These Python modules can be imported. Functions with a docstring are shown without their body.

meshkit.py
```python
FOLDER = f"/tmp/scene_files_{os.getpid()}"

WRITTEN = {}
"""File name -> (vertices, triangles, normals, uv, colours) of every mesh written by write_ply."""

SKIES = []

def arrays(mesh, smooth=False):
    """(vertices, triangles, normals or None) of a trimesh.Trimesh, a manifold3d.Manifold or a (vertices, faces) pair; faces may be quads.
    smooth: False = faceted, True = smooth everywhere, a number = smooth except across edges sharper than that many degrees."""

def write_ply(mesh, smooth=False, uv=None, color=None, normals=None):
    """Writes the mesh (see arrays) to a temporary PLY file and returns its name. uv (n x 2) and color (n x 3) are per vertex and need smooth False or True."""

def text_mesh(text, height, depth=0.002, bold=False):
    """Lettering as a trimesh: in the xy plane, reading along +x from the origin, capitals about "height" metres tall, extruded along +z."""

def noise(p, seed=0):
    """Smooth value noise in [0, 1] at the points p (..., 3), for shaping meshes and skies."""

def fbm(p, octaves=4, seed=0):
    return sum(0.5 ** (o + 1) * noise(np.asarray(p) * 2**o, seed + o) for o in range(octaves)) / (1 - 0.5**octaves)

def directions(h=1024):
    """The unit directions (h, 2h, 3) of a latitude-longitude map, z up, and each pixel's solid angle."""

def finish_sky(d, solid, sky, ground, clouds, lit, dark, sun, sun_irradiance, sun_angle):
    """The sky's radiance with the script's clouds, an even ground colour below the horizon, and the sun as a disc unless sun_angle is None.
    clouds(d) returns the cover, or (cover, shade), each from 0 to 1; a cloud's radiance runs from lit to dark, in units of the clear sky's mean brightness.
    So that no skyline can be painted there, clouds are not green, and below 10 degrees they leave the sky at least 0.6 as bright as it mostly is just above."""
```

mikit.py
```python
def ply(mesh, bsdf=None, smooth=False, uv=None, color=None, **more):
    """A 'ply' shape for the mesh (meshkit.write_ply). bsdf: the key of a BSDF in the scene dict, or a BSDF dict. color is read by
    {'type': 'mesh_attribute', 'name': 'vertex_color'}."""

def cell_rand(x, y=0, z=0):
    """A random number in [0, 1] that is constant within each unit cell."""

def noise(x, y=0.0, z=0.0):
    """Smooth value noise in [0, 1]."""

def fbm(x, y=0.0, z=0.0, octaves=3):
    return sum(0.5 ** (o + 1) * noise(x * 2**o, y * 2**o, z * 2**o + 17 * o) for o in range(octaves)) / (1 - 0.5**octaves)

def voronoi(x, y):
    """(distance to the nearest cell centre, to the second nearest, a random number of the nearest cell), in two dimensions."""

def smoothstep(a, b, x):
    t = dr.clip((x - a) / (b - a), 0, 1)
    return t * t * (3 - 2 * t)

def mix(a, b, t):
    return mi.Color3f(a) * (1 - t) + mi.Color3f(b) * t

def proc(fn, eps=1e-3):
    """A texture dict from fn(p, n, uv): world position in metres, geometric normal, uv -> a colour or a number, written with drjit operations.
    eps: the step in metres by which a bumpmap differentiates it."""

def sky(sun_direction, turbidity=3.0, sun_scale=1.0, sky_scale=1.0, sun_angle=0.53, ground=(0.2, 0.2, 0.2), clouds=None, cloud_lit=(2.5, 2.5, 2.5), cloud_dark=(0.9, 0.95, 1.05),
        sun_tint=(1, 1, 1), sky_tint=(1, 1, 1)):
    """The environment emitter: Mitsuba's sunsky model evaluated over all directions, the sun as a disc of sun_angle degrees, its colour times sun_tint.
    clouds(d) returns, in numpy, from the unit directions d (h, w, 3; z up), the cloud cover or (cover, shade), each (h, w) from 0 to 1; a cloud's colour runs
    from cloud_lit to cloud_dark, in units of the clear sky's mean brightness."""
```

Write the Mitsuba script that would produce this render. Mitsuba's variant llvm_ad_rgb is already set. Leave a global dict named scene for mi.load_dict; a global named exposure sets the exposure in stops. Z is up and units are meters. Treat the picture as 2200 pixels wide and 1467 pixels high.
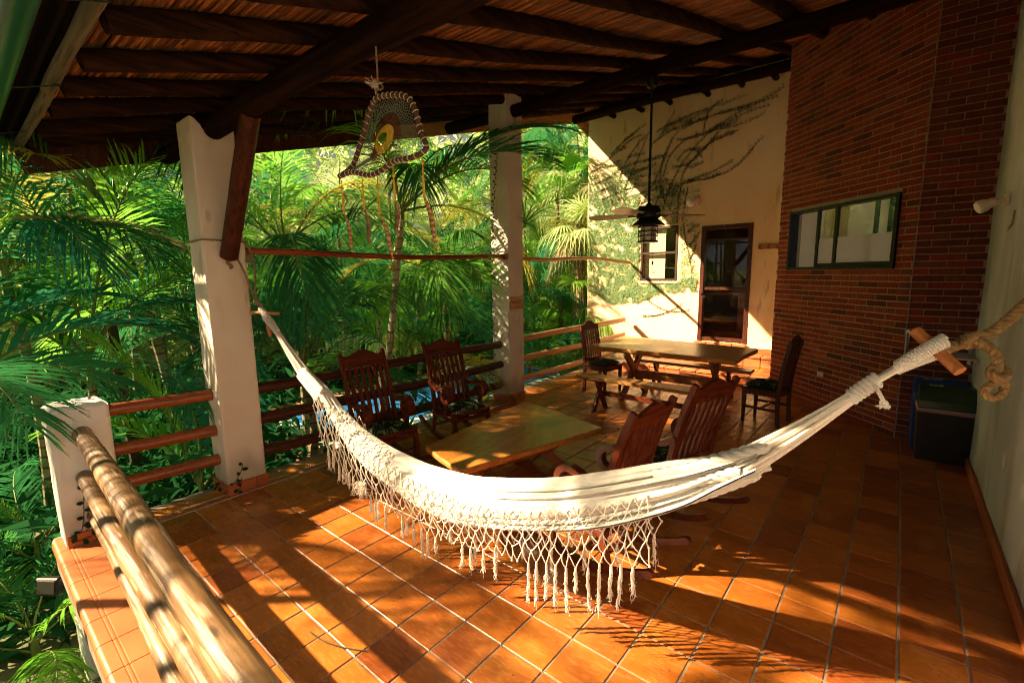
import math, random
import numpy as np, trimesh, mitsuba as mi, drjit as dr
import mikit, meshkit
from shapely.geometry import LineString, Polygon, box as sbox
from mikit import noise, fbm, voronoi, cell_rand, smoothstep, mix

T = mi.ScalarTransform4f
R = random.Random(7)
NR = np.random.default_rng(11)
scene, labels = {}, {}

# ------------------------------------------------------------------ camera, sky, exposure
YAW, PITCH, ROLL = map(math.radians, (39.725, 8.381, -0.780))
_f = np.array([-math.sin(YAW) * math.cos(PITCH), math.cos(YAW) * math.cos(PITCH), -math.sin(PITCH)])
_r = np.array([math.cos(YAW), math.sin(YAW), 0.0])
_u = np.cross(_r, _f)
_r, _u = math.cos(ROLL) * _r + math.sin(ROLL) * _u, -math.sin(ROLL) * _r + math.cos(ROLL) * _u
EYE = np.array([0, 0, 2.168])
m = np.eye(4)
m[:3, 0], m[:3, 1], m[:3, 2], m[:3, 3] = -_r, _u, _f, EYE
scene['camera'] = {'type': 'perspective', 'fov': 2 * math.degrees(math.atan(1100 / 1000.3)), 'fov_axis': 'x', 'to_world': T(m.tolist()),
                   'near_clip': 0.05, 'far_clip': 400.0}
SUN = (-0.765, -0.645, 0.66)
scene['sky'] = mikit.sky(SUN, turbidity=3.5, sun_scale=2.35, sky_scale=0.25, sun_angle=0.6, clouds=lambda d: np.clip(1.7 * meshkit.fbm(d * 2.6 + 4, 4) - .35 + .35 * (1 - np.abs(d[..., 2])), 0, 1), cloud_lit=(2.3, 2.25, 2.1), ground=(0.12, 0.14, 0.08), sun_tint=(1.04, 0.98, 0.84))
labels['sky'] = {'kind': 'structure'}
exposure = 2.75

# ------------------------------------------------------------------ materials
def rgb(c): return {'type': 'rgb', 'value': list(c)}
def tex(fn): return mikit.proc(fn)
def two(b): return {'type': 'twosided', 'bsdf': b}
def mat(name, color, rough=0.6, spec=0.4, bump=None, bscale=0.002, coat=0.0, metallic=0.0, sheen=0.0):
    b = {'type': 'principled', 'base_color': rgb(color) if isinstance(color, (tuple, list)) else tex(color), 'roughness': rough, 'specular': spec}
    if coat: b.update(clearcoat=coat, clearcoat_gloss=0.9)
    if metallic: b['metallic'] = metallic
    if sheen: b['sheen'] = sheen
    if bump is not None: b = {'type': 'bumpmap', 'bsdf': b, 'arbitrary': mikit.proc(bump, 2e-3), 'scale': bscale}
    scene[name] = two(b)
    return name

def ramp(a, b, c=None):
    def f(t): return mix(a, b, smoothstep(0.25, 0.75, t)) if c is None else mix(mix(a, b, smoothstep(0.15, 0.5, t)), c, smoothstep(0.5, 0.85, t))
    return f

TX0, TY0, TP = -1.038, 0.939, 0.2985
def f_terra(p, n, uv):
    cx, cy = dr.floor((p.x - TX0) / 0.3), dr.floor((p.y - TY0) / TP)
    t, t2 = cell_rand(cx, cy, 1), cell_rand(cx, cy, 2)
    c = mix((0.32, 0.088, 0.013), (0.42, 0.130, 0.018), t)
    c = mix(c, (0.20, 0.042, 0.010), 0.7 * smoothstep(0.66, 0.95, t2))
    w = fbm(p.x * 3 + t * 40, p.y * 9 + t2 * 30, 0, 4)
    c = mix(c, c * 0.78, smoothstep(0.45, 0.8, w))
    c = mix(c, mi.Color3f(0.50, 0.22, 0.045), 0.35 * smoothstep(0.55, 0.85, fbm(p.x * 6 + 9, p.y * 4, 3, 3)))
    c = mix(c, c * 1.25 + 0.02, 0.5 * smoothstep(0.62, 0.75, noise(p.x * 22, p.y * 90, 1)))
    sc = smoothstep(0.80, 0.9, noise(p.x * 60, p.y * 55, 2)) * smoothstep(0.5, 0.7, noise(p.x * 5, p.y * 5, 8))
    return mix(c, (0.12, 0.05, 0.02), 0.35 * sc)
def b_terra(p, n, uv): return fbm(p.x * 5, p.y * 5, p.z * 5, 2) + 0.08 * noise(p.x * 60, p.y * 60, p.z * 60)
mat('m_terracotta', f_terra, 0.33, 0.5, b_terra, 0.006)
mat('m_terracotta_edge', lambda p, n, uv: mix((0.34, 0.10, 0.035), (0.45, 0.16, 0.055), fbm(p.x * 4, p.y * 7, p.z * 5)), 0.42, 0.4)
mat('m_skirting', lambda p, n, uv: mix((0.30, 0.070, 0.022), (0.46, 0.13, 0.04), fbm(p.x * 5, p.y * 5, p.z * 8)), 0.5, 0.35)
mat('m_grout', lambda p, n, uv: mix((0.14, 0.115, 0.09), (0.27, 0.235, 0.19), fbm(p.x * 9, p.y * 9, p.z * 9)), 0.9, 0.2)

def plaster(a, b, stain, s=1.0):
    def fn(p, n, uv):
        t = fbm(p.x * 1.3 * s, p.y * 1.3 * s, p.z * 1.0 * s, 4)
        c = mix(a, b, smoothstep(0.3, 0.7, t))
        c = mix(c, stain, 0.5 * smoothstep(0.55, 0.8, fbm(p.x * 3.1 + 7, p.y * 3.1, p.z * 0.9, 4)))
        c = mix(c, mi.Color3f(*stain) * 0.62, 0.55 * smoothstep(0.62, 0.72, fbm(p.x * 11, p.y * 11, p.z * 2.2, 3)) * smoothstep(0.45, 0.7, noise(p.x * 2, p.y * 2, p.z * 1.1)))
        return mix(c, mi.Color3f(*stain) * 0.55, 0.65 * smoothstep(0.35, 0.05, p.z - 0.25 * noise(p.x * 8, p.y * 8, 3)) * smoothstep(-0.2, 0.1, p.z))
    return fn
def b_plaster(p, n, uv): return fbm(p.x * 4, p.y * 4, p.z * 4, 3) + 0.12 * noise(p.x * 70, p.y * 70, p.z * 70)
mat('m_plaster_vine', plaster((0.88, 0.66, 0.40), (0.90, 0.71, 0.48), (0.76, 0.50, 0.27)), 0.85, 0.2, b_plaster, 0.02)
mat('m_plaster_pillar', plaster((0.72, 0.64, 0.53), (0.78, 0.72, 0.62), (0.58, 0.48, 0.34), 1.6), 0.85, 0.2, b_plaster, 0.010)
mat('m_plaster_post', plaster((0.74, 0.70, 0.66), (0.80, 0.77, 0.72), (0.58, 0.52, 0.46), 2.0), 0.85, 0.2, b_plaster, 0.010)
def f_rightwall(p, n, uv):
    c = mix((0.45, 0.47, 0.49), (0.60, 0.62, 0.64), smoothstep(0.3, 0.7, fbm(p.y * 2, p.z * 0.9, 3, 4)))
    c = mix(c, (0.38, 0.34, 0.27), 0.55 * smoothstep(0.56, 0.78, fbm(p.y * 5, p.z * 0.55, 9, 4)))
    return mix(c, (0.40, 0.34, 0.25), 0.6 * smoothstep(0.5, 0.0, p.z) * noise(p.y * 3, p.z * 5, 1))
mat('m_plaster_white', f_rightwall, 0.85, 0.2, b_plaster, 0.016)
mat('m_room', (0.85, 0.70, 0.38), 0.8, 0.2)
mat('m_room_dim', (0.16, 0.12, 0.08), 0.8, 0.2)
mat('m_room_white', (0.93, 0.83, 0.58), 0.6, 0.3)
mat('m_mortar', lambda p, n, uv: mix((0.36, 0.29, 0.22), (0.48, 0.40, 0.31), fbm(p.x * 12, p.y * 12, p.z * 12)), 0.95, 0.1)
for i, (a, b) in enumerate([((0.33, 0.052, 0.020), (0.40, 0.075, 0.026)), ((0.28, 0.042, 0.018), (0.34, 0.056, 0.022)), ((0.20, 0.050, 0.028), (0.25, 0.072, 0.034)),
                            ((0.36, 0.078, 0.028), (0.42, 0.105, 0.036)), ((0.15, 0.036, 0.022), (0.19, 0.048, 0.028))]):
    mat(f'm_brick_{i}', lambda p, n, uv, a=a, b=b: mix(mix(a, b, fbm(p.x * 5, p.y * 5, p.z * 9)), (0.07, 0.03, 0.02), 0.40 * smoothstep(0.5, 0.85, noise((p.x - p.y) * 95, p.z * 3, 5))), 0.85, 0.08)

def wood(axis, a, b, c, ring=14.0, stretch=0.06):
    def fn(p, n, uv):
        q = [p.x, p.y, p.z]
        q = [v * (stretch if i == axis else 1.0) for i, v in enumerate(q)]
        t = fbm(q[0] * ring * 2, q[1] * ring * 2, q[2] * ring * 2, 4)
        t2 = noise(q[0] * 110, q[1] * 110, q[2] * 110)
        return mix(mix(a, b, smoothstep(0.3, 0.7, t)), c, 0.55 * smoothstep(0.55, 0.9, t2))
    return fn
for ax, nm in ((0, 'x'), (1, 'y'), (2, 'z')):
    mat('m_mahogany_' + nm, wood(ax, (0.085, 0.015, 0.007), (0.145, 0.030, 0.010), (0.03, 0.008, 0.005)), 0.36, 0.35, coat=0.25)
mat('m_darkwood', wood(2, (0.050, 0.012, 0.007), (0.085, 0.022, 0.010), (0.02, 0.006, 0.004)), 0.35, 0.5, coat=0.3)
mat('m_tablewood', wood(2, (0.20, 0.07, 0.022), (0.30, 0.11, 0.035), (0.10, 0.03, 0.012)), 0.38, 0.5)
def f_slab(p, n, uv):
    w = fbm(p.x * 1.4, p.y * 1.4, 2.0, 3)
    g = p.x * 1.0 + p.y * 0.35 + 1.1 * w
    r = 0.5 + 0.5 * dr.sin(g * 26 + 4 * fbm(p.x * 2, p.y * 2, 1, 3))
    c = mix((0.33, 0.115, 0.020), (0.44, 0.175, 0.032), 0.55 * r + 0.45 * fbm(p.x * 30, p.y * 9, 2, 3))
    d = smoothstep(0.60, 0.68, fbm(p.x * 1.1 + 3.3, p.y * 0.9 + 1.7, 4, 2))
    c = mix(c, (0.10, 0.036, 0.016), 0.85 * d)
    return mix(c, c * 0.6, 0.5 * smoothstep(0.6, 0.85, noise(p.x * 70, p.y * 25, 3)))
mat('m_slab', f_slab, 0.28, 0.45, coat=0.35)
mat('m_slab_edge', wood(0, (0.42, 0.17, 0.04), (0.54, 0.25, 0.07), (0.25, 0.08, 0.02)), 0.35, 0.5)
def f_bench(p, n, uv):
    t = fbm(p.x * 1.5, p.y * 24, 3, 4)
    return mix((0.34, 0.15, 0.042), (0.46, 0.235, 0.07), t)
mat('m_bench', f_bench, 0.28, 0.45, coat=0.4)
def f_logw(p, n, uv):
    t = fbm(p.x * 1.2, p.y * 22, p.z * 22, 4)
    c = mix((0.17, 0.085, 0.034), (0.31, 0.185, 0.085), smoothstep(0.3, 0.7, t))
    c = mix(c, (0.10, 0.05, 0.022), 0.75 * smoothstep(0.45, 0.62, fbm(p.x * 2.2, p.y * 6, p.z * 6 + 4, 3)))
    c = mix(c, (0.46, 0.39, 0.29), 0.5 * smoothstep(0.66, 0.8, noise(p.x * 5, p.y * 60, p.z * 60)))
    return mix(c, (0.06, 0.035, 0.02), 0.8 * smoothstep(0.86, 0.93, noise(p.x * 9, p.y * 14, p.z * 14)))
mat('m_log_weathered', f_logw, 0.45, 0.4, lambda p, n, uv: fbm(p.x * 3, p.y * 40, p.z * 40, 3), 0.006)
mat('m_log_red', wood(1, (0.22, 0.050, 0.014), (0.36, 0.095, 0.026), (0.10, 0.02, 0.008)), 0.38, 0.5, coat=0.3)
mat('m_log_dark', wood(1, (0.055, 0.018, 0.010), (0.10, 0.032, 0.016), (0.03, 0.01, 0.006)), 0.45, 0.4)
mat('m_log_tan', wood(1, (0.36, 0.165, 0.065), (0.50, 0.26, 0.11), (0.22, 0.09, 0.03)), 0.42, 0.45)
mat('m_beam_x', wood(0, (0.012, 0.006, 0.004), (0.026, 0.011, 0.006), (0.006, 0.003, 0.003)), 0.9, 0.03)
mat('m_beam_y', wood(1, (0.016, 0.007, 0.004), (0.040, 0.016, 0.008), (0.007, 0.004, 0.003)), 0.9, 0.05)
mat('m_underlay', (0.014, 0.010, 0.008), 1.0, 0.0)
mat('m_brace', wood(2, (0.050, 0.012, 0.006), (0.085, 0.022, 0.009), (0.02, 0.006, 0.004)), 0.5, 0.2)
mat('m_fascia', wood(1, (0.32, 0.14, 0.045), (0.44, 0.20, 0.07), (0.16, 0.06, 0.02)), 0.7, 0.25)
mat('m_fascia_grey', wood(0, (0.07, 0.06, 0.035), (0.15, 0.12, 0.07), (0.03, 0.025, 0.015)), 0.8, 0.2)
def f_cane(p, n, uv):
    k = cell_rand(dr.floor(p.y * 58), dr.floor(p.x * 0.7 + cell_rand(dr.floor(p.y * 58), 1, 1) * 9), 3)
    c = mix((0.10, 0.032, 0.011), (0.46, 0.16, 0.045), k)
    return mix(c, c * 0.45, smoothstep(0.55, 0.8, noise(p.x * 5, p.y * 120, 2)))
mat('m_cane', f_cane, 0.55, 0.35)
def f_cotton(p, n, uv):
    c = mix((0.61, 0.585, 0.535), (0.69, 0.665, 0.615), fbm(p.x * 5, p.y * 5, p.z * 5, 3))
    return mix(c, (0.50, 0.46, 0.41), 0.35 * smoothstep(0.6, 0.9, noise(p.x * 8, p.y * 150, p.z * 150)))
mat('m_cotton', f_cotton, 0.95, 0.1, lambda p, n, uv: noise(p.x * 240, p.y * 240, p.z * 240) + 0.8 * noise(p.x * 5, p.y * 60, p.z * 160), 0.004, sheen=0.3)
mat('m_cord', (0.72, 0.67, 0.59), 0.95, 0.1, sheen=0.3)
mat('m_rope', lambda p, n, uv: mix((0.16, 0.095, 0.040), (0.29, 0.185, 0.085), noise(p.x * 90, p.y * 90, p.z * 90)), 0.9, 0.1)
mat('m_rope_dark', lambda p, n, uv: mix((0.20, 0.14, 0.08), (0.36, 0.27, 0.17), noise(p.x * 150, p.y * 150, p.z * 150)), 0.9, 0.1)
mat('m_toggle', wood(2, (0.40, 0.13, 0.03), (0.50, 0.18, 0.045), (0.25, 0.07, 0.02)), 0.2, 0.5, coat=0.8)
mat('m_black', (0.010, 0.010, 0.010), 0.45, 0.25)
mat('m_bronze', (0.05, 0.030, 0.020), 0.4, 0.5)
mat('m_white', (0.78, 0.74, 0.68), 0.4, 0.5)
mat('m_cream', (0.62, 0.56, 0.42), 0.35, 0.5)
mat('m_fanblade', wood(0, (0.70, 0.58, 0.42), (0.78, 0.66, 0.50), (0.62, 0.48, 0.33)), 0.4, 0.4)
mat('m_steel', (0.55, 0.54, 0.50), 0.35, 0.5, metallic=0.8)
mat('m_bin_green', (0.010, 0.045, 0.022), 0.25, 0.5)
mat('m_bin_blue', (0.012, 0.07, 0.28), 0.25, 0.5)
mat('m_bin_black', (0.012, 0.013, 0.014), 0.35, 0.5)
mat('m_bin_grey', (0.42, 0.40, 0.42), 0.5, 0.4)
mat('m_bin_pink', (0.48, 0.20, 0.22), 0.5, 0.4)
mat('m_lens', (0.05, 0.048, 0.04), 0.3, 0.4)
mat('m_gutter', lambda p, n, uv: mix((0.004, 0.045, 0.026), (0.010, 0.085, 0.05), fbm(p.x * 3, p.y * 8, p.z * 8)), 0.3, 0.5)
def f_cush(p, n, uv):
    k = fbm(p.x * 14, p.y * 14, p.z * 14, 2)
    a = dr.sin((p.x * 0.8 + p.y * 0.6) * 190 + 9 * k)
    c = mix((0.010, 0.022, 0.012), (0.10, 0.16, 0.06), smoothstep(0.2, 0.9, a) * smoothstep(0.4, 0.6, noise(p.x * 17, p.y * 17, 2)))
    return mix(c, (0.30, 0.33, 0.20), 0.5 * smoothstep(0.72, 0.8, noise(p.x * 26, p.y * 26, 5)))
mat('m_cushion_leaf', f_cush, 0.9, 0.15)
mat('m_cushion_plain', lambda p, n, uv: mix((0.035, 0.050, 0.032), (0.07, 0.085, 0.055), fbm(p.x * 9, p.y * 9, p.z * 9)), 0.9, 0.15)
mat('m_feather', lambda p, n, uv: mix((0.62, 0.42, 0.20), (0.34, 0.15, 0.05), smoothstep(0.4, 0.6, 0.5 + 0.5 * dr.sin(p.z * 210 + 4 * noise(p.x * 40, p.z * 30, 0)))), 0.8, 0.2)
mat('m_feather_dark', lambda p, n, uv: mix((0.12, 0.055, 0.025), (0.38, 0.24, 0.12), noise(p.x * 20, p.y * 20, p.z * 45)), 0.8, 0.2)
mat('m_net_green', (0.20, 0.24, 0.17), 0.9, 0.1)
mat('m_net_brown', (0.13, 0.055, 0.03), 0.9, 0.1)
mat('m_net_yellow', (0.62, 0.42, 0.05), 0.9, 0.1)
mat('m_hoop', (0.10, 0.05, 0.035), 0.6, 0.3)
mat('m_wrapcord', (0.62, 0.52, 0.38), 0.9, 0.1)
mat('m_trunk', lambda p, n, uv: mix(mix((0.20, 0.17, 0.09), (0.34, 0.29, 0.17), fbm(p.x * 9, p.y * 9, p.z * 4)), (0.09, 0.075, 0.045), smoothstep(0.6, 0.95, dr.sin(p.z * 48 + 2 * noise(p.x * 9, p.y * 9, p.z * 3)))), 0.8, 0.2)
mat('m_trunk_pale', lambda p, n, uv: mix(mix((0.36, 0.33, 0.20), (0.52, 0.47, 0.32), fbm(p.x * 9, p.y * 9, p.z * 4)), (0.20, 0.16, 0.09), smoothstep(0.75, 0.98, dr.sin(p.z * 40))), 0.7, 0.2)
mat('m_trunk_dark', lambda p, n, uv: mix((0.035, 0.03, 0.02), (0.09, 0.07, 0.045), fbm(p.x * 12, p.y * 12, p.z * 22)), 0.85, 0.2)
mat('m_trunk_yellow', lambda p, n, uv: mix((0.50, 0.42, 0.05), (0.33, 0.36, 0.07), fbm(p.x * 9, p.y * 9, p.z * 3)), 0.5, 0.3)
mat('m_stem', (0.16, 0.22, 0.05), 0.5, 0.3)
mat('m_vinestem', (0.07, 0.035, 0.018), 0.8, 0.2)
mat('m_soil', lambda p, n, uv: mix((0.025, 0.022, 0.012), (0.06, 0.055, 0.025), fbm(p.x * 2, p.y * 2, 1, 4)), 0.95, 0.1)
mat('m_path', lambda p, n, uv: mix((0.10, 0.11, 0.055), (0.17, 0.17, 0.09), fbm(p.x * 3, p.y * 3, 1, 4)), 0.9, 0.1)
mat('m_deck', lambda p, n, uv: mix((0.26, 0.115, 0.07), (0.36, 0.17, 0.10), cell_rand(dr.floor(p.x * 5), dr.floor(p.y * 5), 1)), 0.7, 0.2)
def f_border(p, n, uv):
    u = p.y * 3.3; v = (p.x + 8) * 3.3
    fu, fv = u - dr.floor(u), v - dr.floor(v)
    on = smoothstep(0.35, 0.40, dr.abs(fu - 0.5)) + smoothstep(0.30, 0.26, dr.abs(fv - 0.5)) * smoothstep(0.16, 0.20, dr.abs(fu - 0.45))
    return mix((0.62, 0.66, 0.62), (0.10, 0.15, 0.20), dr.clip(on, 0, 1))
mat('m_border', f_border, 0.4, 0.4)
mat('m_pool', lambda p, n, uv: mix((0.012, 0.09, 0.28), (0.03, 0.17, 0.42), fbm(p.x * 2, p.y * 2, 1, 3)), 0.08, 0.5, lambda p, n, uv: fbm(p.x * 5, p.y * 5, 2, 2), 0.02)
mat('m_bath', (0.75, 0.72, 0.66), 0.7, 0.2)
scene['m_glass'] = {'type': 'thindielectric'}
scene['m_frost'] = {'type': 'principledthin', 'base_color': rgb((0.84, 0.75, 0.56)), 'roughness': 0.8, 'diff_trans': 1.1, 'eta': 1.3}
def leaf(name, a, b, trans=0.95, rough=0.30, s=1.3):
    scene[name] = {'type': 'principledthin', 'base_color': tex(lambda p, n, uv: mix(a, b, fbm(p.x * s, p.y * s, p.z * s, 3))), 'roughness': rough, 'diff_trans': trans, 'eta': 1.45}
    return name
leaf('m_leaf_deep', (0.026, 0.17, 0.058), (0.066, 0.31, 0.105))
leaf('m_leaf_blue', (0.022, 0.18, 0.10), (0.050, 0.30, 0.17), 0.7)
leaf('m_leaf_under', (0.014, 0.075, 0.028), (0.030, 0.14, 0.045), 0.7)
leaf('m_leaf_bright', (0.13, 0.46, 0.035), (0.34, 0.64, 0.09), 1.1)
leaf('m_leaf_yellow', (0.44, 0.46, 0.06), (0.58, 0.46, 0.10), 1.0)
leaf('m_leaf_pale', (0.46, 0.64, 0.24), (0.68, 0.76, 0.40), 1.0)
leaf('m_leaf_dry', (0.40, 0.32, 0.18), (0.50, 0.42, 0.26), 0.8)
leaf('m_leaf_croton', (0.60, 0.50, 0.02), (0.30, 0.40, 0.03), 1.1, s=7)
leaf('m_leaf_vine', (0.17, 0.31, 0.13), (0.40, 0.54, 0.30), 0.7, s=9)
leaf('m_leaf_vine_dark', (0.010, 0.030, 0.012), (0.022, 0.060, 0.022), 0.4, s=9)
leaf('m_leaf_mix', (0.03, 0.20, 0.03), (0.26, 0.56, 0.08), 1.0, s=0.9)

# ------------------------------------------------------------------ mesh helpers
class MB:
    def __init__(self): self.v, self.f, self.n = [], [], 0
    def add(self, v, f=None):
        if f is None: v, f = np.asarray(v.vertices), np.asarray(v.faces)
        f = np.asarray(f)
        if f.shape[1] == 4: f = np.vstack([f[:, [0, 1, 2]], f[:, [0, 2, 3]]])
        self.v.append(np.asarray(v, float)); self.f.append(f + self.n); self.n += len(v)
        return self
    def mesh(self): return trimesh.Trimesh(np.vstack(self.v), np.vstack(self.f), process=False)
def join(ms):
    b = MB()
    for x in ms: b.add(x)
    return b.mesh()

used = {}
def key_for(k):
    n = used.get(k, 0); used[k] = n + 1
    return k if n == 0 else f'{k}_{n:03d}'
def thing(name, label=None, cat=None, group=None, kind=None):
    k = key_for(name); d = {}
    if label: d['label'] = label
    if cat: d['category'] = cat
    if group: d['group'] = group
    if kind: d['kind'] = kind
    labels[k] = d
    return k
def shape(mesh, bsdf, smooth=35): return mikit.ply(mesh, bsdf, smooth=smooth)
def part(parent, name, mesh, bsdf=None, smooth=35, tw=None, kind=None, label=None):
    k = key_for(parent + '__' + name)
    d = dict(mesh) if isinstance(mesh, dict) else shape(mesh, bsdf, smooth)
    if bsdf is not None and isinstance(mesh, dict): d['bsdf'] = {'type': 'ref', 'id': bsdf}
    if tw is not None: d['to_world'] = tw
    scene[k] = d
    if kind or label: labels[k] = {x: y for x, y in (('kind', kind), ('label', label)) if y}
    return k
def solo(name, mesh, bsdf, label=None, cat=None, group=None, kind=None, smooth=35, tw=None):
    k = thing(name, label, cat, group, kind)
    d = dict(mesh) if isinstance(mesh, dict) else shape(mesh, bsdf, smooth)
    if tw is not None: d['to_world'] = tw
    scene[k] = d
    return k
def TW(loc=(0, 0, 0), rz=0.0, s=1.0): return T().translate(list(map(float, loc))).rotate([0, 0, 1], float(rz)).scale(float(s))
def mat4(loc=(0, 0, 0), rz=0, rx=0, ry=0):
    M = trimesh.transformations.euler_matrix(math.radians(rx), math.radians(ry), math.radians(rz), 'sxyz'); M[:3, 3] = loc
    return M
def move(mesh, loc=(0, 0, 0), rz=0, rx=0, ry=0):
    mm = mesh.copy(); mm.apply_transform(mat4(loc, rz, rx, ry)); return mm

def cbox(lo, hi, r=0.006):
    lo, hi = np.asarray(lo, float), np.asarray(hi, float)
    r = min(r, *((hi - lo) * 0.45))
    pts = []
    for sx in (0, 1):
        for sy in (0, 1):
            for sz in (0, 1):
                c = np.where([sx, sy, sz], hi, lo); s = np.where([sx, sy, sz], -1, 1) * r
                for k in range(3):
                    q = c + s; q[k] = c[k]; pts.append(q)
    return trimesh.convex.convex_hull(np.array(pts))
def obox(a, b, w, t, r=0.006, up=(0, 0, 1)):
    """bar of section w (sideways) x t from a to b"""
    a, b = np.asarray(a, float), np.asarray(b, float)
    d = b - a; L = np.linalg.norm(d); x = d / L
    y = np.cross(up, x); y /= np.linalg.norm(y); z = np.cross(x, y)
    mm = cbox((0, -w / 2, -t / 2), (L, w / 2, t / 2), r)
    M = np.eye(4); M[:3, 0], M[:3, 1], M[:3, 2], M[:3, 3] = x, y, z, a
    mm.apply_transform(M); return mm
def tile(lo, hi, ch=0.004):
    (x0, y0, z0), (x1, y1, z1) = lo, hi
    c = ch
    v = [(x0, y0, z0), (x1, y0, z0), (x1, y1, z0), (x0, y1, z0), (x0, y0, z1 - c), (x1, y0, z1 - c), (x1, y1, z1 - c), (x0, y1, z1 - c),
         (x0 + c, y0 + c, z1), (x1 - c, y0 + c, z1), (x1 - c, y1 - c, z1), (x0 + c, y1 - c, z1)]
    q = [(8, 9, 10, 11)] + [(a, (a + 1) % 4, (a + 1) % 4 + 4, a + 4) for a in range(4)] + [(a + 4, (a + 1) % 4 + 4, (a + 1) % 4 + 8, a + 8) for a in range(4)]
    q = np.array(q)
    return trimesh.Trimesh(v, np.vstack([q[:, [0, 1, 2]], q[:, [0, 2, 3]]]), process=False)
def tube(pts, rad, sides=8, cap=True, up=None):
    p = np.asarray(pts, float); n = len(p)
    rad = np.broadcast_to(np.asarray(rad, float), (n,))
    t = np.gradient(p, axis=0); t /= np.linalg.norm(t, axis=1, keepdims=True) + 1e-12
    a = np.cross(t[0], (0, 0, 1.0) if abs(t[0][2]) < 0.9 else (1.0, 0, 0)); a /= np.linalg.norm(a)
    A = []
    for i in range(n):
        a = a - t[i] * (a @ t[i]); a /= np.linalg.norm(a) + 1e-12; A.append(a)
    A = np.array(A); B = np.cross(t, A)
    ang = np.arange(sides) * 2 * np.pi / sides
    v = p[:, None] + rad[:, None, None] * (np.cos(ang)[None, :, None] * A[:, None] + np.sin(ang)[None, :, None] * B[:, None])
    i, j = np.meshgrid(np.arange(n - 1), np.arange(sides), indexing='ij')
    q = np.stack([i * sides + j, i * sides + (j + 1) % sides, (i + 1) * sides + (j + 1) % sides, (i + 1) * sides + j], -1).reshape(-1, 4)
    f = np.vstack([q[:, [0, 1, 2]], q[:, [0, 2, 3]]]); v = v.reshape(-1, 3)
    if cap:
        k = len(v); v = np.vstack([v, p[0], p[-1]]); jj = np.arange(sides)
        f = np.vstack([f, np.stack([jj * 0 + k, (jj + 1) % sides, jj], 1), np.stack([jj * 0 + k + 1, (n - 1) * sides + jj, (n - 1) * sides + (jj + 1) % sides], 1)])
    return trimesh.Trimesh(v, f, process=False)
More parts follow.
